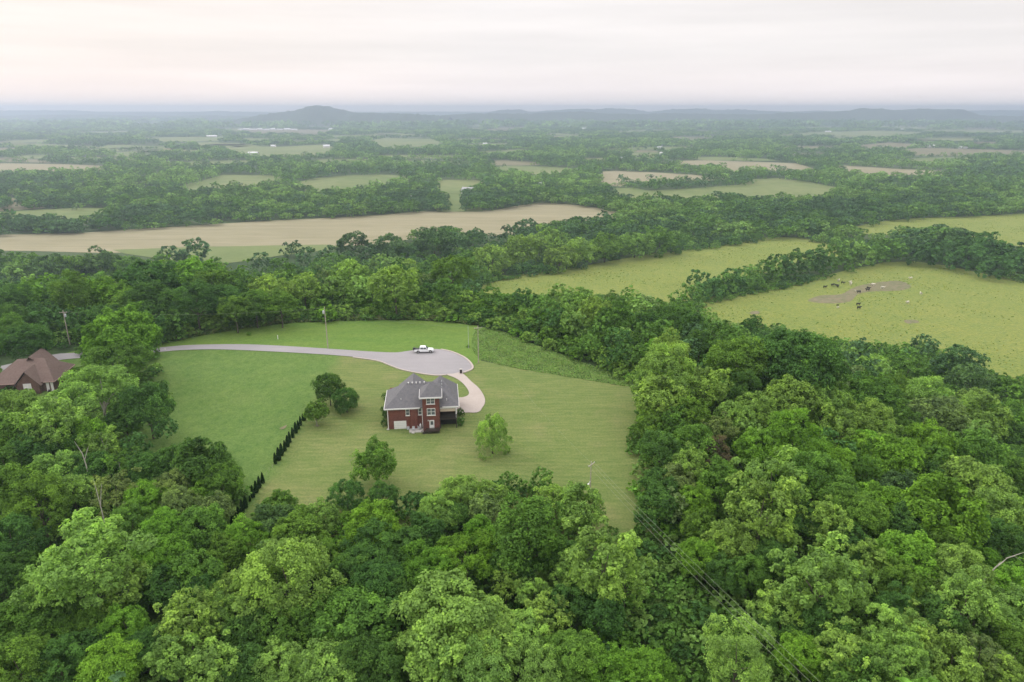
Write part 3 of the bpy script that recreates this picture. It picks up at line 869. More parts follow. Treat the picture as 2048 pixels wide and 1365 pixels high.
def make_tree(t, label, group):
    g = random.Random(int(t['px'] * 13 + t['py'] * 7))
    root = empty('tree', t['p'], g.uniform(0, 6.28))
    tag(root, label, 'tree', group)
    lod = 'near' if t['t'] < 240 else 'mid'
    me = CROWN[lod, t['form'], g.randrange(6)]
    c = link('crown', me, None, root)
    Rr = t['R']
    c.location = (0, 0, t['hc'])
    c.scale = (Rr * g.uniform(.94, 1.06), Rr * g.uniform(.94, 1.06), Rr * g.uniform(.92, 1.08) * t.get('zs', 1))
    c.rotation_euler = (g.uniform(-.07, .07), g.uniform(-.07, .07), 0)
    base = HUE[t['code']][0]
    k = g.uniform(.88, 1.12)
    h = g.uniform(-.06, .06)
    c.color = (base[0] * k * (1 + h), base[1] * k, base[2] * k * (1 - h), 1)
    tm = (TRUNK_PALE if t['pale'] else TRUNK)[g.randrange(2)]
    k2 = link('trunk', tm, None, root)
    k2.scale = (Rr * .75, Rr * .75, t['hc'] * .98)
    return root


zones = {}
for t in single: zones.setdefault(zone_of(t), []).append(t)
used = set()
for zn, ts in zones.items():
    ts.sort(key=lambda t: -t['py'])
    nr = max(1, math.ceil(len(ts) / 9))
    per = math.ceil(len(ts) / nr)
    for r_ in range(nr):
        row = sorted(ts[r_ * per:(r_ + 1) * per], key=lambda t: t['px'])
        rn = 'front' if r_ == 0 else ('back' if r_ == nr - 1 else ORD[r_])
        for i, t in enumerate(row):
            pos = 'leftmost' if i == 0 else ('rightmost' if i == len(row) - 1 else ORD[i] + ' from left')
            lab = f"{HUE[t['code']][1]} {FORMWORD[t['form']]} tree, {pos} in {rn} row of {zn}"
            make_tree(t, lab, zn)
for t, lab in zip(TREES[LAWN_TREES:], LAWN_LABELS): make_tree(t, lab, 'single trees on the mown lawn')

# ------------------------------------------------------------------ woods that read as one mass
LOW = {}
for f in 'rsfc':
    for v in range(3):
        LOW['a', f, v] = crown_points(700 + ord(f) + v, f, 26, 5, 4, .105)[:4]   # 520 leaves
        LOW['b', f, v] = crown_points(720 + ord(f) + v, f, 22, 3, 3, .16)[:4]     # 198
        LOW['c', f, v] = crown_points(740 + ord(f) + v, f, 18, 2, 2, .26)[:4]     # 72
        LOW['d', f, v] = crown_points(760 + ord(f) + v, f, 12, 2, 1, .42)[:4]     # 24


def merge(items, lod, tri):
    """items: arrays x,y,zc,R,sz,col(3),form index -> verts, faces colours"""
    VV, CC = [], []
    g = np.random.default_rng(3)
    keys = [k for k in LOW if k[0] == lod]
    for ki, k in enumerate(keys):
        sel = [it for it in items if it['form'] == k[1] and it['v'] == k[2]]
        if not sel: continue
        c, n, s, t = LOW[k]
        m = len(sel)
        pos = np.array([it['c'] for it in sel])
        Rr = np.array([it['R'] for it in sel])
        sz = np.array([it['s'] for it in sel])
        col = np.array([it['col'] for it in sel])
        a = g.uniform(0, 6.28, m)
        ca, sa = np.cos(a)[:, None], np.sin(a)[:, None]
        X = (c[None, :, 0] * ca - c[None, :, 1] * sa) * Rr[:, None] + pos[:, 0:1]
        Y = (c[None, :, 0] * sa + c[None, :, 1] * ca) * Rr[:, None] + pos[:, 1:2]
        Z = c[None, :, 2] * (Rr * sz)[:, None] + pos[:, 2:3]
        nx = n[None, :, 0] * ca - n[None, :, 1] * sa
        ny = n[None, :, 0] * sa + n[None, :, 1] * ca
        nz = np.broadcast_to(n[None, :, 2], nx.shape)
        C = np.stack([X, Y, Z], -1).reshape(-1, 3)
        Nn = np.stack([nx, ny, nz], -1).reshape(-1, 3)
        S = (s[None] * Rr[:, None]).ravel()
        V = leaf_quads(C, Nn, S, g, .7)
        if tri:
            V = V.reshape(-1, 4, 3)[:, :3].reshape(-1, 3)
        VV.append(V)
        CC.append((col[:, None, :] * np.clip(t, .5, 1.5)[None, :, None]).reshape(-1, 3))
    return np.concatenate(VV), np.concatenate(CC)


def stuff(name, label, items, lod, tri):
    V, C = merge(items, lod, tri)
    o = link(name, mesh_np(name, V, np.arange(len(V)), 3 if tri else 4, False, fcol=C), M['leaf_far'])
    tag(o, label, 'woods', None, 'stuff')
    print(name, len(items), 'trees', len(C), 'faces')
    return o


def item(x, y, zc, Rr, s, code, form):
    k = random.uniform(.84, 1.16)
    b = HUE[code][0]
    return dict(c=(x, y, zc), R=Rr, s=s, col=(b[0] * k, b[1] * k, b[2] * k), form=form, v=random.randrange(3))


its = [item(t['p'][0], t['p'][1], t['p'][2] + t['hc'], t['R'], 1, t['code'], t['form']) for t in rest if t['t'] < 900]
# belts and woods on the plain, by distance


def belt(d0, d1, sp, r0, r1, polys, period, gap, thin=0.0):
    xs = np.arange(-d1 * .86 - 60, d1 * .86 + 60, sp)
    ys = np.arange(d0, d1, sp)
    gx, gy = np.meshgrid(xs, ys)
    gx, gy = gx.ravel(), gy.ravel()
    k = (np.abs(gx) < gy * .86 + 60)
    gx, gy = gx[k], gy[k]
    gx = gx + rng.uniform(-.45, .45, len(gx)) * sp
    gy = gy + rng.uniform(-.45, .45, len(gy)) * sp
    Rr = r0 * .72 + (r1 * 1.2 - r0 * .72) * rng.uniform(0, 1, len(gx)) ** 1.5
    H = Rr * (1.9 if r1 < 8.95 else 1.05) * rng.uniform(.75, 1.15, len(gx))
    ok = np.ones(len(gx), bool)
    top = rng.uniform(.25, .8, len(gx))
    for fz in (0, .5, 1.0):
        for fx in ((-.6, .6) if fz < .9 else (0,)):
            px, py, dep = project(gx + fx * Rr, gy, PLAIN + H * fz * top)
            ok &= ~in_any(polys, px, py)
    # the woods stand in belts with strips of meadow between them
    q = period / 85.0
    wv = gy + q * 30 * np.sin(gx * .006 / q + .7) + q * 14 * np.sin(gx * .017 / q + gy * .002 / q) + q * 10 * np.sin(gx * .041 / q)
    patch = np.sin(gx * .0042 / q + 1.7 * np.sin(gy * .003 / q)) * np.sin(gy * .0051 / q + .8)
    ok &= ~((np.sin(wv * 6.283 / period) > gap) & (patch > -.45))
    if thin:
        nz = np.sin(gx * .0031 + 1.3 * np.sin(gy * .0017)) * np.sin(gy * .0062 + 1.1 * np.sin(gx * .0023)) + .35 * np.sin(gx * .011) * np.sin(gy * .013)
        ok &= nz < (1 - thin)
    gx, gy, Rr, H = gx[ok], gy[ok], Rr[ok], H[ok]
    st = np.sin(gx * .013 / q ** .5 + 2 * np.sin(gy * .004)) * np.sin(gy * .017 / q ** .5 + 1.3 * np.sin(gx * .006)) + rng.normal(0, .3, len(gx))
    out = []
    for i in range(len(gx)):
        hz = H[i] / 2 / Rr[i]
        codes = 'LLLGG' if st[i] > .3 else ('BBDBG' if st[i] < -.3 else 'GGGLB')
        out.append(item(gx[i], gy[i], PLAIN + H[i] * .5, Rr[i], hz, codes[random.randrange(5)], 'r' if random.random() < .8 else 's'))
    return out


stuff('hillside_woods', 'remaining dense mixed green woods on the slopes and by the pastures', its, 'a', False)
stuff('tree_belts', 'belts of blue green trees between the tan field and the pastures', belt(612, 1000, 8.8, 4.6, 7.6, OPENPX, 85, .80), 'b', False)
stuff('plain_woods', 'woods and hedges on the plain beyond the tan field', belt(1000, 2100, 12.5, 6, 8.9, OPENPX, 110, .72), 'c', True)
stuff('far_woods', 'hazy far woods covering the plain', belt(2100, 4400, 22, 9, 15, OPENPX, 240, .62, .14), 'c', True)
stuff('horizon_woods', 'bluish woods fading out towards the hills', belt(4400, 9500, 50, 24, 36, OPENPX, 520, .6, .2), 'd', True)

# undergrowth under the near woods and in the cut for the wires
def undergrowth():
    sp = 3.4
    gx, gy = np.meshgrid(np.arange(-260, 330, sp), np.arange(30, 470, sp))
    gx, gy = gx.ravel(), gy.ravel()
    gx = gx + rng.uniform(-.5, .5, len(gx)) * sp
    gy = gy + rng.uniform(-.5, .5, len(gy)) * sp
    z = terr(gx, gy)
    Rr = rng.uniform(1.3, 2.9, len(gx))
    px, py, dep = project(gx, gy, z)
    px2, py2, _ = project(gx, gy, z + Rr * 1.3)
    ok = ~in_any(NEAR_OPEN, px, py) & ~in_any(NEAR_OPEN, px2, py2) & (px > -150) & (px < 2200) & (py < 1500)
    return [item(gx[i], gy[i], z[i] + Rr[i] * .5, Rr[i], .75, random.choice('GGDLLYG'), random.choice('rs')) for i in np.flatnonzero(ok)]


V, C = merge(undergrowth(), 'b', False)
o = link('undergrowth', mesh_np('undergrowth', V, np.arange(len(V)), 4, False, fcol=C), M['leaf_far'])
tag(o, 'low leafy undergrowth covering the ground between the trees', 'undergrowth', None, 'stuff')

# rough grass on the bank right of the hilltop grass: many upright tufts
def tufts(name, outline, n, h0, h1, cols, label):
    w = to_world(crom(outline, 3))
    x0, y0 = w.min(0)
    x1, y1 = w.max(0)
    gx = rng.uniform(x0, x1, n * 4)
    gy = rng.uniform(y0, y1, n * 4)
    m = inside(w, gx, gy)
    gx, gy = gx[m][:n], gy[m][:n]
    z = terr(gx, gy)
    g = np.random.default_rng(5)
    h = g.uniform(h0, h1, len(gx)) * (.7 + .5 * (np.sin(gx * .7) * np.sin(gy * .6 + 1) > 0))
    c = np.stack([gx, gy, z + h * .45 + .1], 1)
    nn = nrm(g.normal(size=c.shape) * np.array([.55, .55, .4]) + np.array([0, 0, .9]))
    V = leaf_quads(c, nn, h, g, .55)
    cc = np.array(cols)[g.integers(0, len(cols), len(gx))] * g.uniform(.8, 1.2, (len(gx), 1))
    o = link(name, mesh_np(name, V, np.arange(len(V)), 4, False, fcol=cc), M['leaf_far'])
    tag(o, label, 'grass', None, 'stuff')


tufts('rough_grass', [(948, 668), (958, 656), (1000, 662), (1050, 683), (1100, 701), (1160, 724), (1215, 744), (1285, 775), (1276, 777), (1210, 768), (1150, 757), (1050, 741), (985, 727), (952, 714), (944, 690)], 46000, .10, .27, [(.19, .335, .09), (.23, .36, .10), (.17, .31, .08), (.27, .345, .13)], 'rough tall grass on the bank right of the hilltop lawn')
tufts('cut_scrub', [(1270, 1062), (1300, 1075), (1345, 1110), (1420, 1190), (1500, 1280), (1580, 1380), (1560, 1460), (1380, 1460), (1330, 1300), (1290, 1200), (1262, 1100)], 26000, .25, .9, [(.08, .16, .04), (.10, .19, .05), (.06, .13, .035), (.13, .20, .06)], 'low weedy scrub filling the cut under the power lines')
tufts('verge_weeds', [(310, 690), (450, 664), (560, 649), (640, 644), (750, 641), (830, 641), (900, 645), (960, 652), (960, 646), (900, 639), (830, 635), (750, 634), (640, 637), (560, 641), (450, 655), (310, 680)], 9000, .4, 1.1, [(.12, .19, .06), (.17, .2, .08), (.09, .15, .05)], 'weedy verge along the far edge of the hilltop lawn')


def weeds(name, fields, n, label):
    VV, CC = [], []
    g = np.random.default_rng(11)
    for k in fields:
        w = to_world(np.array(FIELDS[k][0], float))
        x0, y0 = w.min(0)
        x1, y1 = w.max(0)
        ar = (x1 - x0) * (y1 - y0)
        m = int(n * ar / 60000)
        gx, gy = g.uniform(x0, x1, m), g.uniform(y0, y1, m)
        dens = np.sin(gx * .05 + 1.5 * np.sin(gy * .03)) * np.sin(gy * .06 + np.sin(gx * .02)) + .5 * np.sin(gx * .21) * np.sin(gy * .19)
        ok = inside(w, gx, gy) & (g.uniform(-.6, 1.2, m) < dens)
        px, py, _ = project(gx, gy, np.full(m, PLAIN))
        ok &= ~in_any([np.array(q, float) for q in SOIL], px, py)
        gx, gy = gx[ok], gy[ok]
        h = g.uniform(.2, .5, len(gx))
        c = np.stack([gx, gy, terr(gx, gy) + .2 + h * .25], 1)
        c = np.repeat(c, 3, 0) + g.normal(0, .18, (len(gx) * 3, 3)) * np.array([1, 1, .4])
        nn = nrm(g.normal(0, .6, c.shape) + np.array([0, 0, .8]))
        VV.append(leaf_quads(c, nn, np.repeat(h, 3) * .8, g, .7))
        pal = np.array([(.14, .235, .055), (.165, .26, .06), (.15, .24, .065), (.29, .30, .055), (.21, .285, .065)])
        CC.append(pal[np.repeat(g.integers(0, 5, len(gx)), 3)])
    V, C = np.concatenate(VV), np.concatenate(CC)
    o = link(name, mesh_np(name, V, np.arange(len(V)), 4, False, fcol=C), M['leaf_far'])
    tag(o, label, 'weeds', None, 'stuff')
    print(name, len(C))


weeds('pasture_weeds', ['middle_pasture', 'cattle_pasture', 'right_pasture'], 9000, 'weeds and yellow flowering clumps scattered over the pastures')
# ------------------------------------------------------------------ building materials
def brick_mat(name, c1, c2, mortar):
    m, nt, out = new_mat(name)
    tc = N(nt, 'ShaderNodeTexCoord')
    sep = N(nt, 'ShaderNodeSeparateXYZ')
    nt.links.new(tc.outputs['Object'], sep.inputs[0])
    add = N(nt, 'ShaderNodeMath', operation='ADD')
    nt.links.new(sep.outputs['X'], add.inputs[0])
    nt.links.new(sep.outputs['Y'], add.inputs[1])
    cmb = N(nt, 'ShaderNodeCombineXYZ')
    nt.links.new(add.outputs[0], cmb.inputs['X'])
    nt.links.new(sep.outputs['Z'], cmb.inputs['Y'])
    b = N(nt, 'ShaderNodeTexBrick')
    b.inputs['Scale'].default_value = 4.0
    b.inputs['Mortar Size'].default_value = .012
    b.inputs['Brick Width'].default_value = .9
    b.inputs['Row Height'].default_value = .3
    b.inputs['Color1'].default_value = (*c1, 1)
    b.inputs['Color2'].default_value = (*c2, 1)
    b.inputs['Mortar'].default_value = (*mortar, 1)
    nt.links.new(cmb.outputs[0], b.inputs['Vector'])
    n, f = noise_col(nt, tc.outputs['Object'], .6, (.8, .8, .8), (1.15, 1.12, 1.1), 4)
    col = mixc(nt, 1.0, b.outputs['Color'], n, 'MULTIPLY')
    p = N(nt, 'ShaderNodeBsdfPrincipled', Roughness=.85)
    p.inputs['Specular IOR Level'].default_value = .2
    nt.links.new(col, p.inputs['Base Color'])
    nt.links.new(p.outputs[0], out.inputs['Surface'])
    return m


def shingle_mat(name, a, b):
    m, nt, out = new_mat(name)
    tc = N(nt, 'ShaderNodeTexCoord')
    w = N(nt, 'ShaderNodeTexWave', wave_type='BANDS', bands_direction='Z')
    w.inputs['Scale'].default_value = 2.2
    w.inputs['Distortion'].default_value = .6
    nt.links.new(tc.outputs['Object'], w.inputs['Vector'])
    c, f = noise_col(nt, tc.outputs['Object'], 1.6, a, b, 6, .3, .7)
    c2 = mixc(nt, .18, c, w.outputs['Color'], 'MULTIPLY')
    n2, f2 = noise_col(nt, tc.outputs['Object'], 14, (.82, .82, .82), (1.12, 1.12, 1.12), 2)
    c3 = mixc(nt, 1.0, c2, n2, 'MULTIPLY')
    p = N(nt, 'ShaderNodeBsdfPrincipled', Roughness=.9)
    p.inputs['Specular IOR Level'].default_value = .2
    nt.links.new(c3, p.inputs['Base Color'])
    nt.links.new(p.outputs[0], out.inputs['Surface'])
    return m


M['brick'] = brick_mat('brick', (.175, .062, .048), (.132, .047, .038), (.2, .15, .13))
M['brick2'] = brick_mat('brick_brown', (.15, .088, .072), (.125, .075, .062), (.2, .165, .15))
M['shingle'] = shingle_mat('shingle', (.125, .124, .132), (.17, .166, .172))
M['shingle2'] = shingle_mat('shingle_brown', (.142, .10, .086), (.185, .135, .115))
M['white'] = plain_mat('white_paint', (.70, .69, .67), .5, .4, .04)
M['cream'] = plain_mat('cream_screen', (.52, .43, .34), .8, .2, .05)
M['glass'] = plain_mat('window_glass', (.10, .115, .125), .08, .6, .1)
M['dark_wood'] = plain_mat('dark_wood', (.05, .038, .032), .7, .3, .3, 8)
M['dark'] = plain_mat('dark_interior', (.03, .03, .032), .8, .2, .2)
M['black'] = plain_mat('black_plastic', (.02, .02, .022), .5, .4, .1)
M['tyre'] = plain_mat('tyre', (.025, .025, .026), .85, .2, .1)
M['car_white'] = plain_mat('car_white', (.82, .83, .84), .22, .5, .015)
M['chrome'] = plain_mat('metal', (.55, .55, .56), .3, .5, .05, metal=.8)
M['grey_metal'] = plain_mat('grey_metal', (.42, .44, .45), .5, .4, .08)
M['pole_wood'] = plain_mat('pole_wood', (.36, .32, .265), .9, .15, .25, 4)
M['wire'] = plain_mat('wire', (.20, .23, .16), .5, .4, .05)
M['stone'] = plain_mat('stone', (.42, .40, .37), .9, .2, .2, 3)
M['roof_pale'] = plain_mat('roof_pale', (.62, .62, .63), .5, .3, .08)
M['roof_grey'] = plain_mat('roof_grey', (.38, .38, .40), .7, .3, .1)
M['roof_red'] = plain_mat('roof_red', (.36, .25, .22), .8, .3, .1)
M['wall_pale'] = plain_mat('wall_pale', (.68, .65, .62), .8, .2, .06)
M['cow_black'] = plain_mat('cow_black', (.018, .016, .015), .7, .3, .2)
M['cow_white'] = plain_mat('cow_white', (.58, .54, .45), .8, .2, .08)


def roof_faces(mb, faces, th=.16):
    """sloping roof sheets given as polygons of 3D points, given thickness downwards"""
    for f in faces:
        top = [mb.bm.verts.new(p) for p in f]
        bot = [mb.bm.verts.new((p[0], p[1], p[2] - th)) for p in f]
        mb.bm.faces.new(top)
        mb.bm.faces.new(bot[::-1])
        n = len(f)
        for i in range(n): mb.bm.faces.new((top[i], bot[i], bot[(i + 1) % n], top[(i + 1) % n]))
    return mb


def hip(mb, x0, x1, y0, y1, ze, zr, rx0, rx1, ry, th=.16):
    """hip roof, ridge along x at y=ry from rx0 to rx1"""
    A, B, Cc, D = (x0, y0, ze), (x1, y0, ze), (x1, y1, ze), (x0, y1, ze)
    P, Q = (rx0, ry, zr), (rx1, ry, zr)
    return roof_faces(mb, [[A, B, Q, P], [Cc, D, P, Q], [D, A, P], [B, Cc, Q]], th)


def window(parent, x0, x1, z0, z1, y, cols=1, rows=2, name='window', depth=.12, mat='glass', side='y'):
    """sash window in a wall facing -y: frame ring with bars, pane set behind"""
    f = MB()
    w = .11
    f.box(x0, x0 + w, y - depth, y + .02, z0, z1).box(x1 - w, x1, y - depth, y + .02, z0, z1)
    f.box(x0 + w, x1 - w, y - depth, y + .02, z0, z0 + w).box(x0 + w, x1 - w, y - depth, y + .02, z1 - w, z1)
    iw = (x1 - x0 - 2 * w) / cols
    for c in range(1, cols): f.box(x0 + w + c * iw - .06, x0 + w + c * iw + .06, y - depth + .005, y + .02, z0 + w, z1 - w)
    for r_ in range(1, rows):
        zz = z0 + (z1 - z0) * r_ / rows
        f.box(x0 + w, x1 - w, y - depth + .03, y + .02, zz - .04, zz + .04)
    fo = f.build(name, M['white'], parent)
    MB().box(x0 + w * .5, x1 - w * .5, y - .05, y - .03, z0 + w * .5, z1 - w * .5).build('pane', M[mat], fo)
    s = MB().box(x0 - .08, x1 + .08, y - depth - .07, y, z0 - .09, z0 - .004).build('sill', M['white'], fo)
    return fo


# ------------------------------------------------------------------ the brick house (local x along its rear wall, y away from the camera)
pl, tl = unproj(775.8, 860)
HZ = float(terr(pl[0], pl[1])[0]) - .1
HOUSE = empty('brick_house', (pl[0], pl[1], HZ), R(6))
tag(HOUSE, 'red brick house with grey hipped roof, stair tower, white garage door and rear deck', 'house')
W, D, E = 16.7, 13.2, 5.75
w = MB()
w.box(0, 8.6, 0, .3, -1.5, E)                       # rear wall, left of the tower
w.box(0, .3, .3, D, -1.5, E).box(W - .3, W, 3.2, D, -1.5, E).box(0.3, W - .3, D - .3, D, -1.5, E)
w.box(12.6, W - .3, 3.2, 3.5, -1.5, E)               # wall set back behind the deck
w.box(12.4, 12.7, 0.3, 3.2, -1.5, E)
w.box(5.6, 7.3, -.42, -.003, -1, E - .05)             # brick chimney breast
w.build('wall', M['brick'], HOUSE)
t = MB().box(8.6, 12.6, -1.75, .3, -1.2, 9.0).build('tower', M['brick'], HOUSE)
b = MB()
hip(b, 7.95, 13.25, -2.35, 3.0, 9.05, 11.75, 10.58, 10.62, .7)
roof_faces(b, [[(7.95, 3, 9.05), (10.6, .7, 11.75), (10.6, 4.6, 10.2), (7.95, 4.6, 9.05)], [(13.25, 3, 9.05), (13.25, 4.6, 9.05), (10.6, 4.6, 10.2), (10.6, .7, 11.75)]], .15)
tr = b.build('tower_roof', M['shingle'], HOUSE)
MB().box(7.9, 13.3, -2.42, -2.33, 8.78, 9.12).box(7.86, 7.95, -2.33, 3, 8.78, 9.12).box(13.25, 13.34, -2.33, 3, 8.78, 9.12).box(7.95, 13.25, -2.33, 2.2, 8.78, 8.84).build('eave_board', M['white'], HOUSE)
ro = MB()
hip(ro, -.55, W + .5, -.55, 11.6, E + .02, 10.0, 4.9, 11.4, 5.6)
r1 = ro.build('roof', M['shingle'], HOUSE)
ro = MB()
hip(ro, 9.6, W + .6, 2.2, D + .6, E + .06, 10.3, 12.9, 13.1, 8.6)
ro.build('roof', M['shingle'], HOUSE)
ro = MB()   # front gable, ridge running away from the camera
roof_faces(ro, [[(2.2, 7.6, E + .3), (6.2, 6.4, 9.5), (6.2, D + .3, 9.5), (2.2, D + .8, E + .3)], [(10.2, 7.6, E + .3), (10.2, D + .8, E + .3), (6.2, D + .3, 9.5), (6.2, 6.4, 9.5)]])
ro.build('roof', M['shingle'], HOUSE)
MB().prism([(2.6, E + .02), (9.8, E + .02), (6.2, 9.1)], D + .02, D + .3).build('gable_wall', M['brick'], HOUSE)
ev = MB()
ev.box(-.62, 7.9, -.64, -.53, E - .24, E + .06).box(13.3, W + .58, -.64, -.53, E - .24, E + .06)
ev.box(-.66, -.56, -.53, 11.6, E - .24, E + .06).box(W + .61, W + .7, -.6, D + .6, E - .22, E + .1)
ev.box(-.55, 7.9, -.53, 0, E - .22, E - .17).box(13.3, W + .5, -.53, 3.2, E - .22, E - .17)
ev.build('eave_board', M['white'], HOUSE)
for px_ in (.18, 8.42):
    MB().box(px_ - .09, px_ + .09, -.2, -.02, -.1, E - .25).build('downpipe', M['white'], HOUSE)
gd = MB().box(1.55, 4.5, -.06, .04, 0, 2.3).build('garage_door', M['white'], HOUSE)
for k in range(1, 4): MB().box(1.65, 4.4, -.075, -.062, k * .57 - .015, k * .57 + .015).build('panel_joint', M['grey_metal'], gd)
window(HOUSE, 4.45, 5.4, 3.65, 5.5, 0)
window(HOUSE, 7.45, 8.35, 3.7, 5.5, 0)
window(HOUSE, 9.55, 11.55, 7.15, 8.75, -1.75, 2, 2)
window(HOUSE, 9.6, 11.6, 4.25, 6.05, -1.75, 2, 2)
dr = MB().box(10.1, 11.25, -1.83, -1.7, .75, 2.95).build('door', M['white'], HOUSE)
MB().box(10.35, 11.0, -1.85, -1.832, 1.75, 2.7).build('pane', M['glass'], dr)
MB().box(11.08, 11.14, -1.9, -1.83, 1.7, 1.85).build('handle', M['chrome'], dr)
MB().box(9.75, 9.9, -1.9, -1.76, 2.75, 3.05).build('wall_lamp', M['white'], HOUSE)
# roof vents
for x in (5.2, 6.15, 7.1, 8.0, 9.05):
    v = MB().tube([(x, 5.2, 9.75), (x, 5.2, 10.05)], .1, 8)
    v.blob((x, 5.2, 10.12), (.19, .19, .15), 2)
    v.build('roof_vent', M['white'], HOUSE, smooth=True)
for (x, y, z) in ((3.4, 1.6, 6.95), (14.4, .9, 6.75)):
    MB().tube([(x, y, z), (x, y, z + .5)], .09, 8).build('vent_pipe', M['white'], HOUSE)
for k in range(4):
    MB().tube([(13.3, 7.0 - k * .8, 9.2 - k * .55), (13.3, 7.0 - k * .8, 9.75 - k * .55)], .1, 8).build('vent_pipe', M['grey_metal'], HOUSE)
# covered deck at the right
dk = MB().box(12.6, W, -.9, 3.2, 2.55, 2.75).build('deck', M['dark_wood'], HOUSE)
for x, y in ((12.75, -.8), (W - .12, -.8)):
    MB().box(x - .09, x + .09, y - .09, y + .09, -.9, 2.548).build('post', M['dark_wood'], dk)
MB().box(W - .22, W + .02, -.52, -.28, 2.75, E - .22).build('porch_column', M['white'], HOUSE)
rl = MB()
rl.box(12.7, W, -.86, -.8, 3.62, 3.72).box(12.7, W, -.86, -.8, 2.85, 2.92)
for k in range(31): rl.box(12.75 + k * .13, 12.79 + k * .13, -.85, -.81, 2.92, 3.62)
rl.box(W - .06, W, -.8, 3.1, 3.62, 3.72)
for k in range(29): rl.box(W - .05, W - .01, -.7 + k * .13, -.66 + k * .13, 2.75, 3.62)
rl.build('railing', M['black'], HOUSE)
MB().box(12.75, W - .3, -.36, -.3, 4.45, 5.15).build('roller_screen', M['cream'], HOUSE)
MB().box(12.7, W - .22, -.38, -.24, 5.2, 5.5).build('porch_beam', M['white'], HOUSE)
MB().box(12.75, W - .15, 1.2, 1.3, -.8, 2.54).build('underdeck_shade', M['dark'], dk)  # added dark sheet, stands in for the shade under the open deck
for x in (12.95, 14.6): window(HOUSE, x, x + 1.1, 3.2, 4.9, 3.2, 1, 2)
MB().box(13.3, 15.9, 3.12, 3.19, .1, 2.3).build('basement_door', M['dark'], HOUSE)
# dark steps and landing below the tower door
st = MB().box(9.3, 12.5, -3.3, -1.76, .55, .72)
for k in range(4): st.box(9.3 - .3 * (k + 1), 9.3 - .3 * k - .004, -3.2, -2.0, .45 - k * .16 - .1, .55 - k * .16)
st = st.build('steps', M['dark_wood'], HOUSE)
rl = MB()
rl.box(9.3, 12.5, -3.3, -3.22, 1.5, 1.6)
for k in range(17): rl.box(9.3 + k * .195, 9.36 + k * .195, -3.29, -3.23, -.3, 1.5)
rl.box(12.42, 12.5, -3.22, -1.8, 1.5, 1.6)
for k in range(7): rl.box(12.43, 12.49, -3.1 + k * .2, -3.05 + k * .2, .72, 1.5)
rl.tube([(9.3, -3.26, 1.55), (8.1, -3.26, .8)], .05, 6)
for k in range(5): rl.box(8.2 + k * .22, 8.26 + k * .22, -3.29, -3.23, -.3, .85 + k * .14)
rl.build('railing', M['dark_wood'], st)


def hloc(x, y, z=0):
    v = HOUSE.matrix_basis @ Vector((x, y, z))
    return v


def on_ground(x, y):
    v = hloc(x, y)
    return (v.x, v.y, float(terr(v.x, v.y)[0]) + .15)


# patio slab and small things behind the house
pat = MB().box(-1.7, 1.7, -1.0, 1.0, -.3, .12).build('patio', M['stone'])
pat.location = on_ground(6.9, -1.4)
pat.rotation_euler = (0, 0, R(6))
tag(pat, 'grey stone patio slab at the foot of the brick house rear wall', 'patio')


def patio_chair():
    r_ = empty('patio_chair', (0, 0, 0))
    MB().box(-.3, .3, -.28, .28, .38, .46).build('seat', M['grey_metal'], r_)
    MB().box(-.3, .3, .24, .3, .46, .98).build('backrest', M['grey_metal'], r_)
    for x in (-.27, .27):
        for y in (-.25, .25): MB().box(x - .03, x + .03, y - .03, y + .03, 0, .38).build('leg', M['grey_metal'], r_)
    return r_


pc = patio_chair()
q = on_ground(6.2, -1.5)
pc.location = (q[0], q[1], q[2] + .12)
tag(pc, 'grey patio chair nearer the garage door, on the stone slab', 'chair', 'patio chairs')
pc2 = copy_tree(pc)
q = on_ground(7.6, -1.2)
pc2.location = (q[0], q[1], q[2] + .12)
pc2.rotation_euler = (0, 0, 2.2)
tag(pc2, 'grey patio chair turned towards the stair tower, on the stone slab', 'chair', 'patio chairs')
gt = empty('gas_tank', on_ground(7.9, -.45))
tag(gt, 'small white upright tank against the brick wall beside the tower', 'tank')
MB().tube([(0, 0, 0), (0, 0, .12), (0, 0, .9), (0, 0, 1.15), (0, 0, 1.25)], [.18, .25, .25, .16, .05], 14).build('tank_body', M['white'], gt, smooth=True)
MB().tube([(0, 0, 1.25), (0, 0, 1.4)], .09, 10).build('valve_cap', M['grey_metal'], gt)
ac = empty('air_conditioner', on_ground(4.9, -.6))
tag(ac, 'small grey outdoor unit with a red cap beside the garage door', 'air conditioner')
MB().box(-.3, .3, -.25, .25, 0, .75).build('case', M['grey_metal'], ac, bevel=.03)
MB().tube([(0, 0, .75), (0, 0, .8)], .22, 14).build('fan_grille', M['roof_red'], ac)


# ------------------------------------------------------------------ brown roofed neighbour house
pn, tn = unproj(79, 783)
NB = empty('brick_house', (pn[0] + 2.4, pn[1], float(terr(pn[0], pn[1])[0])), R(10))
NB.scale = (.87, .95, .94)
tag(NB, 'brown roofed brick house with a rear gable half hidden by trees', 'house')
w = MB()
w.box(-16, 1.95, 0, .3, -3, 3.1).box(-16, -15.7, .3, 13, -3, 3.1).box(1.65, 1.95, .3, 13, -3, 3.1).box(-15.7, 1.65, 12.7, 13, -3, 3.1)
w.build('wall', M['brick2'], NB)
ro = MB()
hip(ro, -16.6, 2.55, -.6, 13.6, 3.12, 8.1, -10, -2.4, 6.4)
ro.build('roof', M['shingle2'], NB)
MB().prism([(-7.8, 3.0), (-1.4, 3.0), (-4.6, 6.3)], -1.5, -1.2).box(-7.8, -1.4, -1.5, -.003, -3, 3.0).build('gable_wall', M['brick2'], NB)
ro = MB()
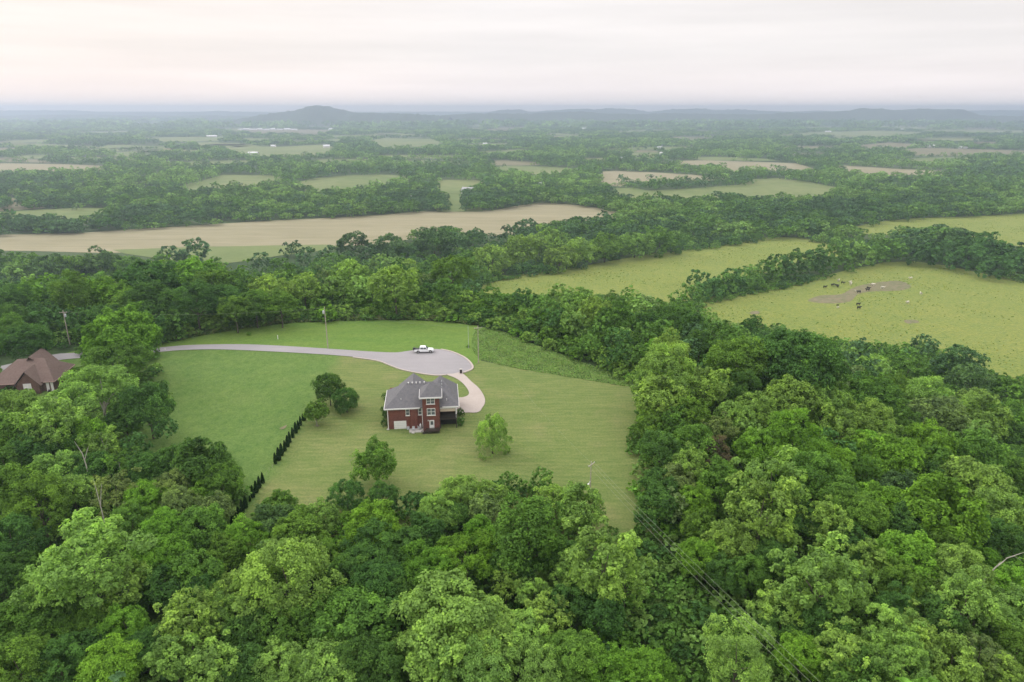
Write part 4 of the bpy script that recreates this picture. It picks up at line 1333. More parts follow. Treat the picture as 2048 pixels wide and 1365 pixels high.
roof_faces(ro, [[(-8.5, -2.0, 2.6), (-4.6, -2.0, 6.9), (-4.6, 5.4, 6.9), (-8.5, 2.2, 2.6)], [(-.7, -2.0, 2.6), (-.7, 2.2, 2.6), (-4.6, 5.4, 6.9), (-4.6, -2.0, 6.9)]])
ro.build('roof', M['shingle2'], NB)
ro = MB()
roof_faces(ro, [[(-10.2, 7.0, 4.5), (-6.2, 5.2, 8.9), (-6.2, 14, 8.9), (-10.2, 14, 4.5)], [(-2.2, 7.0, 4.5), (-2.2, 14, 4.5), (-6.2, 14, 8.9), (-6.2, 5.2, 8.9)]])
ro.build('roof', M['shingle2'], NB)
MB().box(-16.6, -8.6, -.68, -.6, 2.9, 3.14).box(-.6, 2.55, -.68, -.6, 2.9, 3.14).box(2.55, 2.63, -.6, 13.6, 2.9, 3.14).build('eave_board', M['roof_red'], NB)
window(NB, -5.8, -3.6, .9, 3.2, -1.5, 2, 2, mat='wall_pale')
window(NB, -.2, .6, .2, 2.7, 0, 1, 2, mat='wall_pale')
window(NB, 1.05, 1.75, .2, 2.7, 0, 1, 2, mat='wall_pale')
MB().box(-1.2, 2.9, -2.6, -.003, -3, -.4).build('terrace', M['concrete'], NB)
MB().tube([(.9, -1.2, -.4), (.9, -1.2, .6), (.9, -1.2, 1.0)], [.3, .35, .1], 10).build('planter', M['dark'], NB)

# ------------------------------------------------------------------ white pickup
pt, tt = unproj(848, 706)
TRK = empty('pickup_truck', (pt[0], pt[1], float(terr(pt[0], pt[1])[0]) + .22), R(4))
tag(TRK, 'white crew cab pickup parked at the far edge of the round turnaround', 'pickup truck')
body = MB()
prof = [(-2.85, .45), (-2.85, 1.1), (-1.25, 1.12), (1.2, 1.12), (2.55, 1.05), (2.85, .92), (2.9, .5), (2.5, .42), (2.42, .72), (2.15, .86), (1.85, .86), (1.58, .72), (1.5, .42), (-1.2, .42), (-1.28, .72), (-1.55, .86), (-1.85, .86), (-2.12, .72), (-2.2, .42)]
body.prism(prof, -.98, .98)
body.build('body', M['car_white'], TRK, bevel=.04)
MB().prism([(-1.22, 1.1), (1.32, 1.1), (.55, 1.82), (.2, 1.9), (-.95, 1.9), (-1.16, 1.82)], -.84, .84).build('cab', M['car_white'], TRK, bevel=.06)
for s in (-1, 1):
    y0, y1 = (-.875, -.845) if s < 0 else (.845, .875)
    MB().prism([(-1.0, 1.2), (-.15, 1.2), (-.15, 1.74), (-.95, 1.74)], y0, y1).build('side_window', M['glass'], TRK)
    MB().prism([(-.03, 1.2), (.98, 1.2), (.5, 1.74), (-.03, 1.74)], y0, y1).build('side_window', M['glass'], TRK)
    MB().box(.95, 1.1, s * 1.0 - .1, s * 1.0 + .1, 1.15, 1.35).build('mirror', M['black'], TRK)
    MB().box(2.72, 2.9, s * .72 - .2, s * .72 + .2, .78, .95).build('headlight', M['chrome'], TRK, bevel=.02)
    for x in (-1.7, 2.0):
        ty = MB().tube([(x, s * .78, .4), (x, s * .8, .4), (x, s * 1.0, .4), (x, s * 1.02, .4)], [.34, .4, .4, .34], 20).build('tyre', M['tyre'], TRK)
        ty.name = 'wheel'
        MB().tube([(x, s * .97, .4), (x, s * 1.035, .4)], [.24, .2], 14).build('rim', M['chrome'], ty)
ws = MB()
ws.quad([(1.28, -.72, 1.16), (1.28, .72, 1.16), (.62, .66, 1.78), (.62, -.66, 1.78)])
ws = ws.build('windscreen', M['glass'], TRK)
ws.location = (.03, 0, .02)
MB().box(-1.26, -1.225, -.66, .66, 1.25, 1.72).build('rear_window', M['glass'], TRK)
MB().box(2.86, 3.02, -.95, .95, .38, .62).build('bumper', M['chrome'], TRK, bevel=.03)
MB().box(-3.0, -2.86, -.92, .92, .42, .62).build('bumper', M['chrome'], TRK, bevel=.03)
MB().box(-2.8, -1.28, -.86, .86, 1.121, 1.16).build('bed_liner', M['black'], TRK)
MB().box(-3.35, -2.86, -.85, .85, .98, 1.2).build('tailgate', M['black'], TRK)
MB().box(-3.2, -2.5, -.7, .3, 1.2, 1.55).build('cargo_box', M['black'], TRK, bevel=.03)


# ------------------------------------------------------------------ utility poles and wires
def pole(px, py, ytop, label, arm=True, trans=0, mat='pole_wood', r0=.17, rz=0.0, lamp=False, z_extra=0.0):
    p, t_ = unproj(px, py)
    zb = float(terr(p[0], p[1])[0])
    d = ray(px, ytop)
    s = p[1] / d[1]
    h = CAM[2] + s * d[2] - zb
    r_ = empty('utility_pole', (p[0], p[1], zb), rz)
    tag(r_, label, 'utility pole', 'utility poles')
    MB().tube([(0, 0, -.5), (0, 0, h * .5), (0, 0, h)], [r0, r0 * .85, r0 * .62], 10).build('post', M[mat], r_)
    if arm:
        c = MB().box(-1.15, 1.15, -.16, -.03, h - .75, h - .6).build('crossarm', M[mat], r_)
        for x in (-1.05, .0, 1.05):
            MB().tube([(x, -.1, h - .6), (x, -.1, h - .4)], [.05, .035], 8).build('insulator', M['grey_metal'], c)
    if trans:
        tb = MB().tube([(trans * .42, -.05, h - 2.2), (trans * .42, -.05, h - 2.1), (trans * .42, -.05, h - 1.3), (trans * .42, -.05, h - 1.2)], [.24, .3, .3, .2], 14).build('transformer', M['grey_metal'], r_, smooth=True)
        MB().tube([(trans * .42, -.05, h - 1.2), (trans * .42, -.05, h - .95)], .05, 8).build('bushing', M['white'], tb)
    if lamp:
        MB().tube([(0, 0, h * .55), (-.6, -.2, h * .58), (-1.1, -.3, h * .57)], .05, 6).build('lamp_bracket', M['grey_metal'], r_)
        MB().blob((-1.25, -.3, h * .56), (.3, .16, .1), 2).build('lamp_head', M['white'], r_)
    return Vector((p[0], p[1], zb + h - .4)), r_


A1, _ = pole(140, 690, 621, 'grey wooden utility pole with crossarm and transformer behind the brown-roofed house', True, 1, rz=.2)
A2, _ = pole(656, 698, 614, 'tall wooden utility pole with transformer at the edge of the road', False, -1)
A3, _ = pole(957, 727, 652, 'weathered utility pole with crossarm by the rough grass right of the turnaround', True, 0, r0=.14, rz=.3)
A4, _ = pole(1179, 1012, 923, 'thin brown utility pole with a lamp bracket standing on the yard lawn', True, 0, 'pole_wood', .12, .9, True)
A5, _ = pole(1547, 845, 770, 'bare utility pole top rising out of the wood before the pasture', False, 0, 'pole_wood', .16)
A6, _ = pole(937, 697, 652, 'slender pale pole on the hilltop grass behind the turnaround', False, 0, 'grey_metal', .07)


def cable(p, q, sag, label, rad=.025, n=18):
    mb = MB()
    pts = []
    for i in range(n + 1):
        t_ = i / n
        v = Vector(p).lerp(Vector(q), t_)
        v.z -= sag * 4 * t_ * (1 - t_)
        pts.append(v)
    o = mb.tube(pts, rad, 5).build('power_line', M['wire'])
    tag(o, label, 'power line', 'power lines')


# the lines leave the yard pole and run down the cut to the lower right, past the frame
e1 = Vector((43, 34, 12.0))
for k, (off, nm, sg) in enumerate(((-1.5, 'left', 1.0), (.0, 'middle', 1.3), (1.0, 'right', 1.15))):
    nrmv = Vector((.83, .55, 0))
    cable(A4 + nrmv * off * .7, e1 + nrmv * off, sg, f'{nm} one of three power lines running down the leafy cut from the yard pole', .015)
cable(A3, A4, 2.2, 'power line sagging over the yard lawn between the two nearer poles', .009)
cable(A1, A2, 1.5, 'power line strung along the road past the dark trees', .018)
cable(A2, A3, 1.4, 'power line crossing the hilltop grass towards the turnaround', .014)
# mailbox, marker post, stones
pm, _t = unproj(922, 748)
mbx = empty('mailbox', (pm[0], pm[1], float(terr(pm[0], pm[1])[0]) + .1))
tag(mbx, 'dark brick mailbox pillar beside the mouth of the driveway', 'mailbox')
MB().box(-.32, .32, -.32, .32, -.3, 1.25).build('pillar', M['dark_wood'], mbx, bevel=.02)
MB().box(-.38, .38, -.38, .38, 1.252, 1.36).build('cap', M['stone'], mbx)
MB().box(-.12, .12, -.4, -.325, .85, 1.1).build('box_door', M['black'], mbx)
pm, _t = unproj(556, 679)
mk = empty('marker_post', (pm[0], pm[1], float(terr(pm[0], pm[1])[0])))
tag(mk, 'short white marker post standing in the hilltop grass beyond the road', 'marker post')
MB().tube([(0, 0, -.2), (0, 0, 1.3)], .11, 10).build('post', M['white'], mk)
MB().blob((0, 0, 1.32), (.13, .13, .1), 2).build('cap', M['white'], mk)
for (px, py, s, lab) in ((330, 700, .35, 'small pale stone at the road edge beside the big lime green tree'), (826, 868, .4, 'pale stone lying on the grass below the dark steps'),
                         (776, 861, .35, 'pale stone at the corner of the brick house near the garage door')):
    p, _t = unproj(px, py)
    o = MB().blob((0, 0, .12), (s, s * .7, s * .55), 2, .12, int(px)).build('stone', M['stone'])
    o.location = (p[0], p[1], float(terr(p[0], p[1])[0]) + .1)
    tag(o, lab, 'stone')


# ------------------------------------------------------------------ row of clipped evergreens, shrubs
def cone_bush(seed):
    g = np.random.default_rng(seed)
    n = 900
    z = g.uniform(0, 1, n) ** .8
    a = g.uniform(0, 6.283, n)
    r_ = .185 * (1 - z) ** .6 * (.75 + .4 * np.minimum(z * 6, 1)) * g.uniform(.6, 1.05, n)
    c = np.stack([r_ * np.cos(a), r_ * np.sin(a), z * 1.0 + .02], 1)
    nn = nrm(np.stack([np.cos(a), np.sin(a), np.full(n, .5)], 1) + g.normal(0, .35, (n, 3)))
    V = leaf_quads(c, nn, .055 * g.uniform(.7, 1.3, n), g, .6)
    me = mesh_np('foliage', V, np.arange(len(V)), 4, False, fattr=g.normal(1, .14, n))
    me.materials.append(M['leaf'])
    return me


CONES = [cone_bush(i) for i in range(3)]
st_ = MB().tube([(0, 0, -.1), (0, 0, .25)], .03, 6)
stem_me = bpy.data.meshes.new('stem')
st_.bm.to_mesh(stem_me)
st_.bm.free()
stem_me.materials.append(M['bark'])
ARB = [(730, 488, 513), (718, 487, 540), (705, 490, 541), (688, 509, 576), (671, 543, 606), (652, 556, 636), (629, 596, 669), (606, 627, 706), (590, 655, 738), (570, 693, 771), (545, 716, 804), (523, 748, 842), (497, 786, 868), (402, 936, 1014), (377, 965, 1052), (353, 999, 1088), (327, 1034, 1122), (305, 1112, 1153), (273, 1109, 1203), (247, 1143, 1240), (222, 1195, 1283), (198, 1218, 1310), (176, 1248, 1335)]
for i, (cx, c0, c1) in enumerate(ARB):
    px, y0, y1 = 420 + cx / 3.792, 700 + c0 / 3.792, 700 + c1 / 3.792
    p, t_ = unproj(px, y1)
    h = (y1 - y0) * t_ / F / .9
    r_ = empty('columnar_evergreen', (p[0], p[1], float(terr(p[0], p[1])[0]) + .1), i * 1.7)
    where = 'uppermost' if i == 0 else ('lowest' if i == len(ARB) - 1 else (ORD[i] + ' from top' if i < 13 else ORD[len(ARB) - 1 - i] + ' from bottom'))
    tag(r_, f'slim dark evergreen, {where} of the row dividing the two lawns', 'evergreen shrub', 'row of slim evergreens between the lawns')
    c = link('foliage', CONES[i % 3], None, r_)
    c.scale = (h * random.uniform(.8, 1.0), h * random.uniform(.8, 1.0), h)
    k = random.uniform(.85, 1.1)
    c.color = (.018 * k, .045 * k, .016 * k, 1)
    s_ = link('stem', stem_me, None, r_)
    s_.scale = (h, h, h)
for i, (cx, c0, c1) in enumerate([(475, 872, 900), (450, 900, 925), (430, 925, 955)]):
    px, y1 = 420 + cx / 3.792, 700 + c1 / 3.792
    p, t_ = unproj(px, y1)
    g = random.Random(i)
    mb = MB().tube([(0, 0, -.1), (.03, 0, .6), (0, .05, 1.1)], [.03, .022, .01], 6)
    for k in range(7):
        a = k * 2.4
        mb.tube([(0, 0, .25 + k * .1), (math.cos(a) * .22, math.sin(a) * .22, .42 + k * .1)], [.012, .005], 4)
    o = mb.build('dead_sapling', M['pale_bark'])
    o.location = (p[0], p[1], float(terr(p[0], p[1])[0]) + .1)
    tag(o, ('highest', 'middle', 'lowest')[i] + ' of three bare dead saplings in the gap of the evergreen row', 'sapling', 'dead saplings in the evergreen row')

SHRUBS = []
SH_ME = [crown_mesh('foliage', 400 + v, 'r', 22, 7, 16, .075)[0] for v in range(4)]


def shrub(px, py, r, code, label, group, by='base', zs=.8, name='shrub'):
    def hc(t): return r * t / F * .5
    p, t_ = unproj(px, py, None if by == 'base' else hc)
    Rr = r * 1.05 * t_ / F
    z = float(terr(p[0], p[1])[0])
    g = random.Random(int(px * 7 + py))
    r_ = empty(name, (p[0], p[1], z), g.uniform(0, 6.28))
    tag(r_, label, 'shrub', group)
    c = link('foliage', SH_ME[g.randrange(4)], None, r_)
    c.location = (0, 0, Rr * zs * .62)
    c.scale = (Rr, Rr, Rr * zs)
    b_ = HUE[code][0]
    k = g.uniform(.88, 1.12)
    c.color = (b_[0] * k, b_[1] * k, b_[2] * k, 1)
    s_ = link('stem', stem_me, None, r_)
    s_.scale = (Rr * 1.3, Rr * 1.3, Rr * 1.6)


shrub(656, 643, 22, 'Y', 'yellow green bush standing behind the tall roadside pole', None, 'base', 1.0)
shrub(498, 671, 5, 'Y', 'tiny yellowish bush alone in the hilltop grass', None)
shrub(936, 695, 4, 'G', 'tiny green weed clump beside the slender pale pole', None)
for i, (px, py, r, zs) in enumerate(((769, 852, 8, 1.3), (771, 836, 8, 1.6), (776, 800, 10, 1.2), (771, 824, 8, 1.2))):
    shrub(px, py, r, 'D', ('lowest', 'third', 'top', 'second')[i] + ' dark shrub along the left wall of the brick house, counted from the top', 'dark shrubs against the brick house', 'base', zs)
shrub(921, 852, 9, 'D', 'dark shrub at the deck corner, nearer one along the right wall', 'dark shrubs against the brick house', 'base', 1.3)
shrub(921, 832, 8, 'D', 'dark shrub beside the driveway end, farther one along the right wall', 'dark shrubs against the brick house', 'base', 1.3)
# thicket along the far rim of the hilltop grass, three ranks
rows = [('lowest rank', 638, 17, 18), ('second rank', 622, 22, 17), ('third rank', 606, 25, 16), ('top rank', 590, 26, 15)]


def rim(x):
    return float(np.interp(x, [320, 450, 560, 650, 750, 830, 900, 955, 1000, 1050, 1100, 1160, 1215, 1290], [680, 655, 640, 634, 631, 633, 638, 645, 655, 676, 695, 718, 739, 772]))


for ri, (rw, _y, r, n) in enumerate(rows):
    for i in range(n):
        x = 350 + (1275 - 350) * (i + .5) / n + random.uniform(-14, 14)
        if x > 560 or ri < 2:
            y = rim(x) - 5 - ri * 13 + random.uniform(-3, 3)
            code = random.choice('GGLLGD' if ri else 'GLLLG')
            wd = {'G': 'mid green', 'D': 'deep green', 'L': 'pale green', 'O': 'greyish'}[code]
            nth = 'leftmost' if i == 0 else ('rightmost' if i == n - 1 else ORD[i] + ' place from left')
            shrub(x, y, r * random.uniform(.9, 1.25), code, f'{wd} bush, {nth}, {rw} of the thicket rimming the hilltop grass', 'thicket bushes along the hilltop grass', 'crown', random.uniform(.75, 1.0))

# bare dead limb in the wood at the right edge, grey dead trunks at the left
def bare_tree(px0, py0, pts, rad, label, mat='pale_bark', depth=None):
    p, t_ = unproj(px0, py0, lambda t: 10.5 if px0 > 1500 else 9.0)
    sc = t_ / F
    zb = float(terr(p[0], p[1])[0])
    r_ = empty('dead_tree', (p[0], p[1], zb))
    tag(r_, label, 'dead tree', 'dead trees')
    tr_ = MB().tube([(0, 0, -.3), (.1, 0, 4.5), (0, 0, p[2] - zb)], [rad * 1.6, rad * 1.2, rad], 8).build('trunk', M[mat], r_)
    for (a, b_, c_, w_) in pts:
        q = [(dx * sc, dy2, p[2] - zb + dz * sc) for dx, dy2, dz in (a, b_, c_)]
        MB().tube(q, [rad * w_, rad * w_ * .75, rad * .2], 6).build('branch', M[mat], r_)


bare_tree(1970, 1156, [((0, 0, 0), (22, .4, 24), (44, .8, 40), 1), ((40, .8, 38), (58, .5, 50), (72, .2, 60), .6), ((8, 0, 10), (14, -.3, 28), (18, -.4, 42), .6), ((44, .8, 40), (60, 1.2, 40), (78, 1.4, 28), .45), ((18, .3, 20), (30, .8, 22), (44, 1.2, 30), .4)], .12, 'bare pale dead tree leaning out of the wood near the photo edge')
bare_tree(203, 1020, [((0, 0, 0), (-4, .3, 40), (-7, .5, 66), 1), ((0, 0, 10), (4, .4, 40), (7, .6, 56), .8)], .09, 'pale dead twin trunk rising in the wood beside the evergreen row')
bare_tree(172, 930, [((0, 0, 0), (-4, .2, 24), (-16, .4, 50), 1), ((0, 0, 12), (8, .3, 34), (14, .4, 44), .7)], .11, 'pale bare trunk among feathery trees below the brown-roofed house')

# ------------------------------------------------------------------ cattle
def cow_mesh():
    V = [(-.75, 0, 1.12), (-.35, 0, 1.08), (.2, 0, 1.06), (.62, 0, 1.12), (.92, 0, 1.3), (1.18, 0, 1.38), (1.48, 0, 1.2),
         (-.68, .2, .85), (-.72, .22, .5), (-.66, .22, .08), (-.68, -.2, .85), (-.72, -.22, .5), (-.66, -.22, .08),
         (.55, .2, .85), (.55, .21, .45), (.57, .21, .08), (.55, -.2, .85), (.55, -.21, .45), (.57, -.21, .08), (-.98, 0, 1.05), (-1.03, 0, .55), (1.2, .2, 1.45), (1.2, -.2, 1.45)]
    Ed = [(0, 1), (1, 2), (2, 3), (3, 4), (4, 5), (5, 6), (0, 7), (7, 8), (8, 9), (0, 10), (10, 11), (11, 12), (3, 13), (13, 14), (14, 15), (3, 16), (16, 17), (17, 18), (0, 19), (19, 20), (5, 21), (5, 22)]
    rad = [.34, .38, .39, .33, .2, .15, .09, .17, .09, .06, .17, .09, .06, .13, .08, .06, .13, .08, .06, .05, .03, .04, .04]
    me = bpy.data.meshes.new('cow_cage')
    me.from_pydata(V, Ed, [])
    o = bpy.data.objects.new('cow_cage', me)
    COL.objects.link(o)
    o.modifiers.new('skin', 'SKIN')
    for i, r_ in enumerate(rad): me.skin_vertices[0].data[i].radius = (r_, r_)
    me.skin_vertices[0].data[1].use_root = True
    o.modifiers.new('sub', 'SUBSURF').levels = 1
    dg = bpy.context.evaluated_depsgraph_get()
    m2 = bpy.data.meshes.new_from_object(o.evaluated_get(dg))
    m2.name = 'cow'
    for p in m2.polygons: p.use_smooth = True
    bpy.data.objects.remove(o)
    return m2


cb = cow_mesh()
cw = cb.copy()
cb.materials.clear()
cw.materials.clear()
cb.materials.append(M['cow_black'])
cw.materials.append(M['cow_white'])
COWS = [(475, 318, 'b', 'black cow grazing alone, leftmost beside the bare patch'), (575, 290, 'b', 'black cow just right of the leftmost black cow'), (622, 295, 'b', 'black cow, left one of a close pair above the bare patch'), (652, 306, 'b', 'black cow, right one of a close pair above the bare patch'), (720, 260, 'b', 'black cow nearest the hedge, between two white animals'), (936, 384, 'b', 'black cow at the inner corner of the bare patch'), (1068, 334, 'b', 'black cow, upper of two on the grey strip of bare earth'), (1055, 357, 'b', 'black cow, lower of two on the grey strip of bare earth'), (648, 562, 'b', 'black cow below the bare patch with a white calf beside it'), (928, 556, 'b', 'black cow, upper of two standing in open grass below the patch'), (938, 604, 'b', 'black cow, lower of two standing in open grass below the patch'),
        (660, 226, 'w', 'white cow closest to the hedgerow, left of the herd'), (820, 252, 'w', 'white cow, upper of two close together by the hedge side'), (828, 278, 'w', 'white cow, lower of two close together by the hedge side'), (1130, 284, 'w', 'white cow lying on the pinkish bare earth'), (1260, 326, 'w', 'white cow on grass between the two bare patches'), (1642, 198, 'w', 'white cow far up the pasture, apart from the herd'), (1782, 408, 'w', 'white cow rightmost of the herd on open grass'), (1600, 530, 'w', 'white cow at the end of the pale streak in the grass'), (905, 368, 'w', 'white calf next to the black cow at the patch corner'), (652, 594, 'w', 'white calf below the lone black cow')]
for i, (cx, cy, k, lab) in enumerate(COWS):
    p, t_ = unproj(1580 + cx / 6.827, 530 + (cy + 8) / 6.827)
    o = link('cow', cb if k == 'b' else cw)
    o.location = (p[0], p[1], float(terr(p[0], p[1])[0]) + .18)
    o.rotation_euler = (0, 0, random.uniform(0, 6.28) if i not in (0, 10) else .2)
    s = 1.25 if 'calf' not in lab else .8
    o.scale = (s, s, s)
    tag(o, lab, 'cow', 'cattle in the pasture')

# ------------------------------------------------------------------ far buildings
def far_building(px, py, wpx, hpx, label, wall='wall_pale', roof='roof_pale', name='house', rz=None, gab=True):
    p, t_ = unproj(px, py)
    w_ = wpx * t_ / F
    h = max(hpx * t_ / F, 3.0)
    d_ = max(w_ * .6, 7.0)
    g = random.Random(int(px * 3 + py))
    r_ = empty(name, (p[0], p[1], PLAIN), g.uniform(-.5, .5) if rz is None else rz)
    tag(r_, label, 'building' if name != 'barn' else 'barn', 'far buildings on the plain')
    e = h * .55
    MB().box(-w_ / 2, w_ / 2, -d_ / 2, d_ / 2, -.5, e).build('wall', M[wall], r_)
    rf = MB()
    ov = .05 * w_
    roof_faces(rf, [[(-w_ / 2 - ov, -d_ / 2 - ov, e), (w_ / 2 + ov, -d_ / 2 - ov, e), (w_ / 2 + ov, 0, h), (-w_ / 2 - ov, 0, h)], [(w_ / 2 + ov, d_ / 2 + ov, e), (-w_ / 2 - ov, d_ / 2 + ov, e), (-w_ / 2 - ov, 0, h), (w_ / 2 + ov, 0, h)]], .25)
    rf.build('roof', M[roof], r_)
    if t_ < 1700:
        for k in (-.25, .1, .3): MB().box(w_ * k - .6, w_ * k + .6, -d_ / 2 - .06, -d_ / 2 - .01, 1.0, min(2.4, e - .2)).build('window', M['glass'], r_)
        MB().box(-w_ * .08 - .5, -w_ * .08 + .5, -d_ / 2 - .07, -d_ / 2 - .01, 0, 2.1).build('door', M['dark_wood'], r_)


FB = [(936, 389, 22, 14, 'grey roofed farmhouse in the gap of the tree belt above the tan field', 'wall_pale', 'roof_grey', 'house'), (829, 394, 15, 7, 'low white shed left of the grey roofed farmhouse', 'wall_pale', 'roof_pale', 'house'), (1076, 376, 14, 11, 'white farmhouse half hidden in trees right of the grey roofed farmhouse', 'wall_pale', 'roof_pale', 'house'), (1238, 320, 20, 8, 'long pale barn behind the stubble fields', 'wall_pale', 'roof_pale', 'barn'), (1319, 300, 9, 7, 'small white house above the pale barn and to its right', 'wall_pale', 'roof_pale', 'house'), (1322, 309, 5, 4, 'tiny white outbuilding below the small white house', 'wall_pale', 'roof_pale', 'house'),
      (335, 304, 13, 6, 'pinkish house beside a pale clearing', 'wall_pale', 'roof_red', 'house'), (507, 310, 18, 6, 'long white barn at the near edge of the pale meadow', 'wall_pale', 'roof_pale', 'barn'), (653, 296, 12, 6, 'white house with trees at the right end of the pale meadow', 'wall_pale', 'roof_pale', 'house'), (547, 295, 9, 5, 'white house at the far edge of the pale meadow', 'wall_pale', 'roof_pale', 'house'), (567, 274, 16, 4, 'flat white building behind the pale meadow', 'wall_pale', 'roof_pale', 'house'), (424, 275, 18, 4, 'long pale roofed building beside the far thin clearing', 'wall_pale', 'roof_pale', 'house'),
      (246, 246, 10, 4, 'leftmost white building of the far town below the horizon', 'wall_pale', 'roof_pale', 'house'), (279, 248, 5, 7, 'small white tower shaped building in the far left distance', 'wall_pale', 'roof_pale', 'house'), (337, 245, 11, 4, 'white hall far off between the white tower and the town', 'wall_pale', 'roof_pale', 'house'), (468, 246, 6, 5, 'small white block in front of the knob hill, left side', 'wall_pale', 'roof_pale', 'house'), (605, 247, 18, 4, 'white hall at the foot of the knob hill', 'wall_pale', 'roof_pale', 'house'), (620, 245, 6, 6, 'white block right beside the hall under the knob hill', 'wall_pale', 'roof_pale', 'house'), (663, 262, 10, 5, 'white building pair member right of the town row', 'wall_pale', 'roof_pale', 'house'), (655, 247, 12, 3, 'low white building right of the knob hill foot', 'wall_pale', 'roof_pale', 'house'),
      (799, 241, 8, 4, 'bright white building on the low ridge right of the knob hill', 'wall_pale', 'roof_pale', 'house'), (757, 243, 6, 3, 'small white building left on the low ridge beyond the clearing', 'wall_pale', 'roof_pale', 'house'), (721, 264, 6, 4, 'white house left of the bright clearing', 'wall_pale', 'roof_pale', 'house'), (970, 291, 8, 5, 'pale house alone in woods right of the bright clearing', 'wall_pale', 'roof_pale', 'house'), (1170, 260, 10, 4, 'white building in the middle distance below the pale ridges', 'wall_pale', 'roof_pale', 'house'), (1257, 260, 6, 4, 'white house right of the lone mid distance building', 'wall_pale', 'roof_pale', 'house'), (1181, 285, 9, 4, 'pale house pair in the woods behind the pale barn', 'wall_pale', 'roof_pale', 'house'), (1367, 269, 7, 4, 'white house in woods right of the middle ridge', 'wall_pale', 'roof_pale', 'house'),
      (1528, 250, 12, 3, 'long pale building under the right ridge, leftmost there', 'wall_pale', 'roof_pale', 'house'), (1656, 265, 10, 3, 'pale building at the edge of the long right clearing', 'wall_pale', 'roof_pale', 'house'), (1619, 290, 7, 3, 'small white house, left of two before the orange soil', 'wall_pale', 'roof_pale', 'house'), (1634, 290, 5, 3, 'small white house, right of two before the orange soil', 'wall_pale', 'roof_pale', 'house'), (1771, 261, 7, 4, 'white house, first of three on the long right clearing', 'wall_pale', 'roof_pale', 'house'), (1788, 261, 12, 4, 'reddish roofed house, second of three on the long right clearing', 'wall_pale', 'roof_red', 'house'), (1803, 262, 6, 4, 'white house, third of three on the long right clearing', 'wall_pale', 'roof_pale', 'house'), (1860, 295, 16, 5, 'white barn on the bare soil at the right', 'wall_pale', 'roof_pale', 'barn'), (1925, 298, 14, 5, 'white long shed, nearer one of the farm on bare soil', 'wall_pale', 'roof_pale', 'barn'), (1940, 296, 12, 5, 'white shed, farther one of the farm on bare soil', 'wall_pale', 'roof_pale', 'barn'), (2000, 268, 12, 4, 'pale house far off near the right end of the ridge', 'wall_pale', 'roof_pale', 'house')]
for k, x in enumerate((482, 494, 507, 520, 533, 547, 560, 574, 588)):
    FB.append((x, 261, 10 + (k % 3), 3 + (k % 2), f'pale building, {ORD[k]} from left in the town row below the knob hill', 'wall_pale', 'roof_pale', 'house'))
for f in FB: far_building(*f)

# ------------------------------------------------------------------ hills on the horizon
def hill(profile, dist, depth, mat, name='hills', seed=0):
    """a ridge at a given distance whose skyline follows photo points (px, py); a solid ridge with its own slopes"""
    g = np.random.default_rng(seed)
    xs = np.linspace(profile[0][0], profile[-1][0], 160)
    ys = np.interp(xs, [p[0] for p in profile], [p[1] for p in profile])
    nr = 22
    V, Fc = [], []
    for i, (x, y) in enumerate(zip(xs, ys)):
        d = ray(x, y)
        s = dist / d[1]
        top = CAM[2] + s * d[2]
        wx = s * d[0]
        hgt = max(top - PLAIN + g.normal(0, 2.5), 1)
        for j in range(nr):
            v = j / (nr - 1) * 2 - 1
            sh = math.cos(v * math.pi / 2) ** 1.3
            edge = 1.0
            V.append((wx * (1 + v * depth / dist * .0), dist + v * depth + 120 * math.sin(i * .17 + seed) * (1 - abs(v)), PLAIN - 6 + hgt * sh * edge + (g.normal(0, .035) * hgt * sh * (abs(v) > .05))))
    for i in range(len(xs) - 1):
        for j in range(nr - 1):
            a = i * nr + j
            Fc.append((a, a + nr, a + nr + 1, a + 1))
    me = bpy.data.meshes.new(name)
    me.from_pydata(V, [], Fc)
    for p in me.polygons: p.use_smooth = True
    o = link(name, me, mat)
    o['kind'] = 'structure'


M['hill'] = ground_mat('hill', [(.004, (.035, .06, .028), (.07, .1, .04), 1, .35, .65, 0), (.03, (.03, .055, .025), (.075, .105, .045), .5, .35, .65, 0)], 6, .03)
hill([(480, 236.0), (520, 231.0), (560, 224.1), (600, 216.8), (625, 213.1), (640, 209.5), (655, 211.9), (680, 219.2), (700, 225.3), (720, 224.1), (760, 225.3), (830, 226.6), (870, 230.0), (900, 234.0)], 5500, 480, M['hill'], seed=1)
hill([(840, 236.0), (900, 227.8), (960, 225.3), (1040, 226.6), (1100, 224.1), (1160, 221.7), (1200, 225.3), (1280, 226.6), (1340, 225.3), (1420, 226.6), (1500, 227.8), (1560, 225.3), (1600, 224.1), (1660, 222.9), (1710, 220.5), (1740, 214.4), (1760, 216.8), (1800, 219.2), (1840, 216.8), (1870, 218.0), (1900, 216.8), (1925, 224.1), (1950, 229.0), (2000, 231.0), (2140, 233.0)], 6200, 520, M['hill'], seed=2)
hill([(960, 227.8), (1000, 219.2), (1040, 218.0), (1060, 222.9), (1090, 221.7), (1130, 218.0), (1170, 216.8), (1190, 218.0), (1220, 215.6), (1270, 218.0), (1300, 222.9), (1340, 218.0), (1400, 216.8), (1440, 219.2), (1480, 218.0), (1530, 221.7), (1580, 222.9), (1640, 220.5), (1700, 222.9)], 8300, 500, M['hill'], seed=3)
hill([(-150, 222), (0, 221), (80, 220), (140, 221), (200, 223), (300, 225), (400, 223), (430, 221), (460, 223), (560, 225)], 9000, 500, M['hill'], seed=4)
hill([(1880, 224), (1930, 221), (2000, 220), (2060, 221), (2200, 222)], 8800, 500, M['hill'], seed=5)
hill([(-150, 232), (0, 231), (150, 229), (300, 231), (420, 230), (520, 232)], 7400, 500, M['hill'], seed=6)

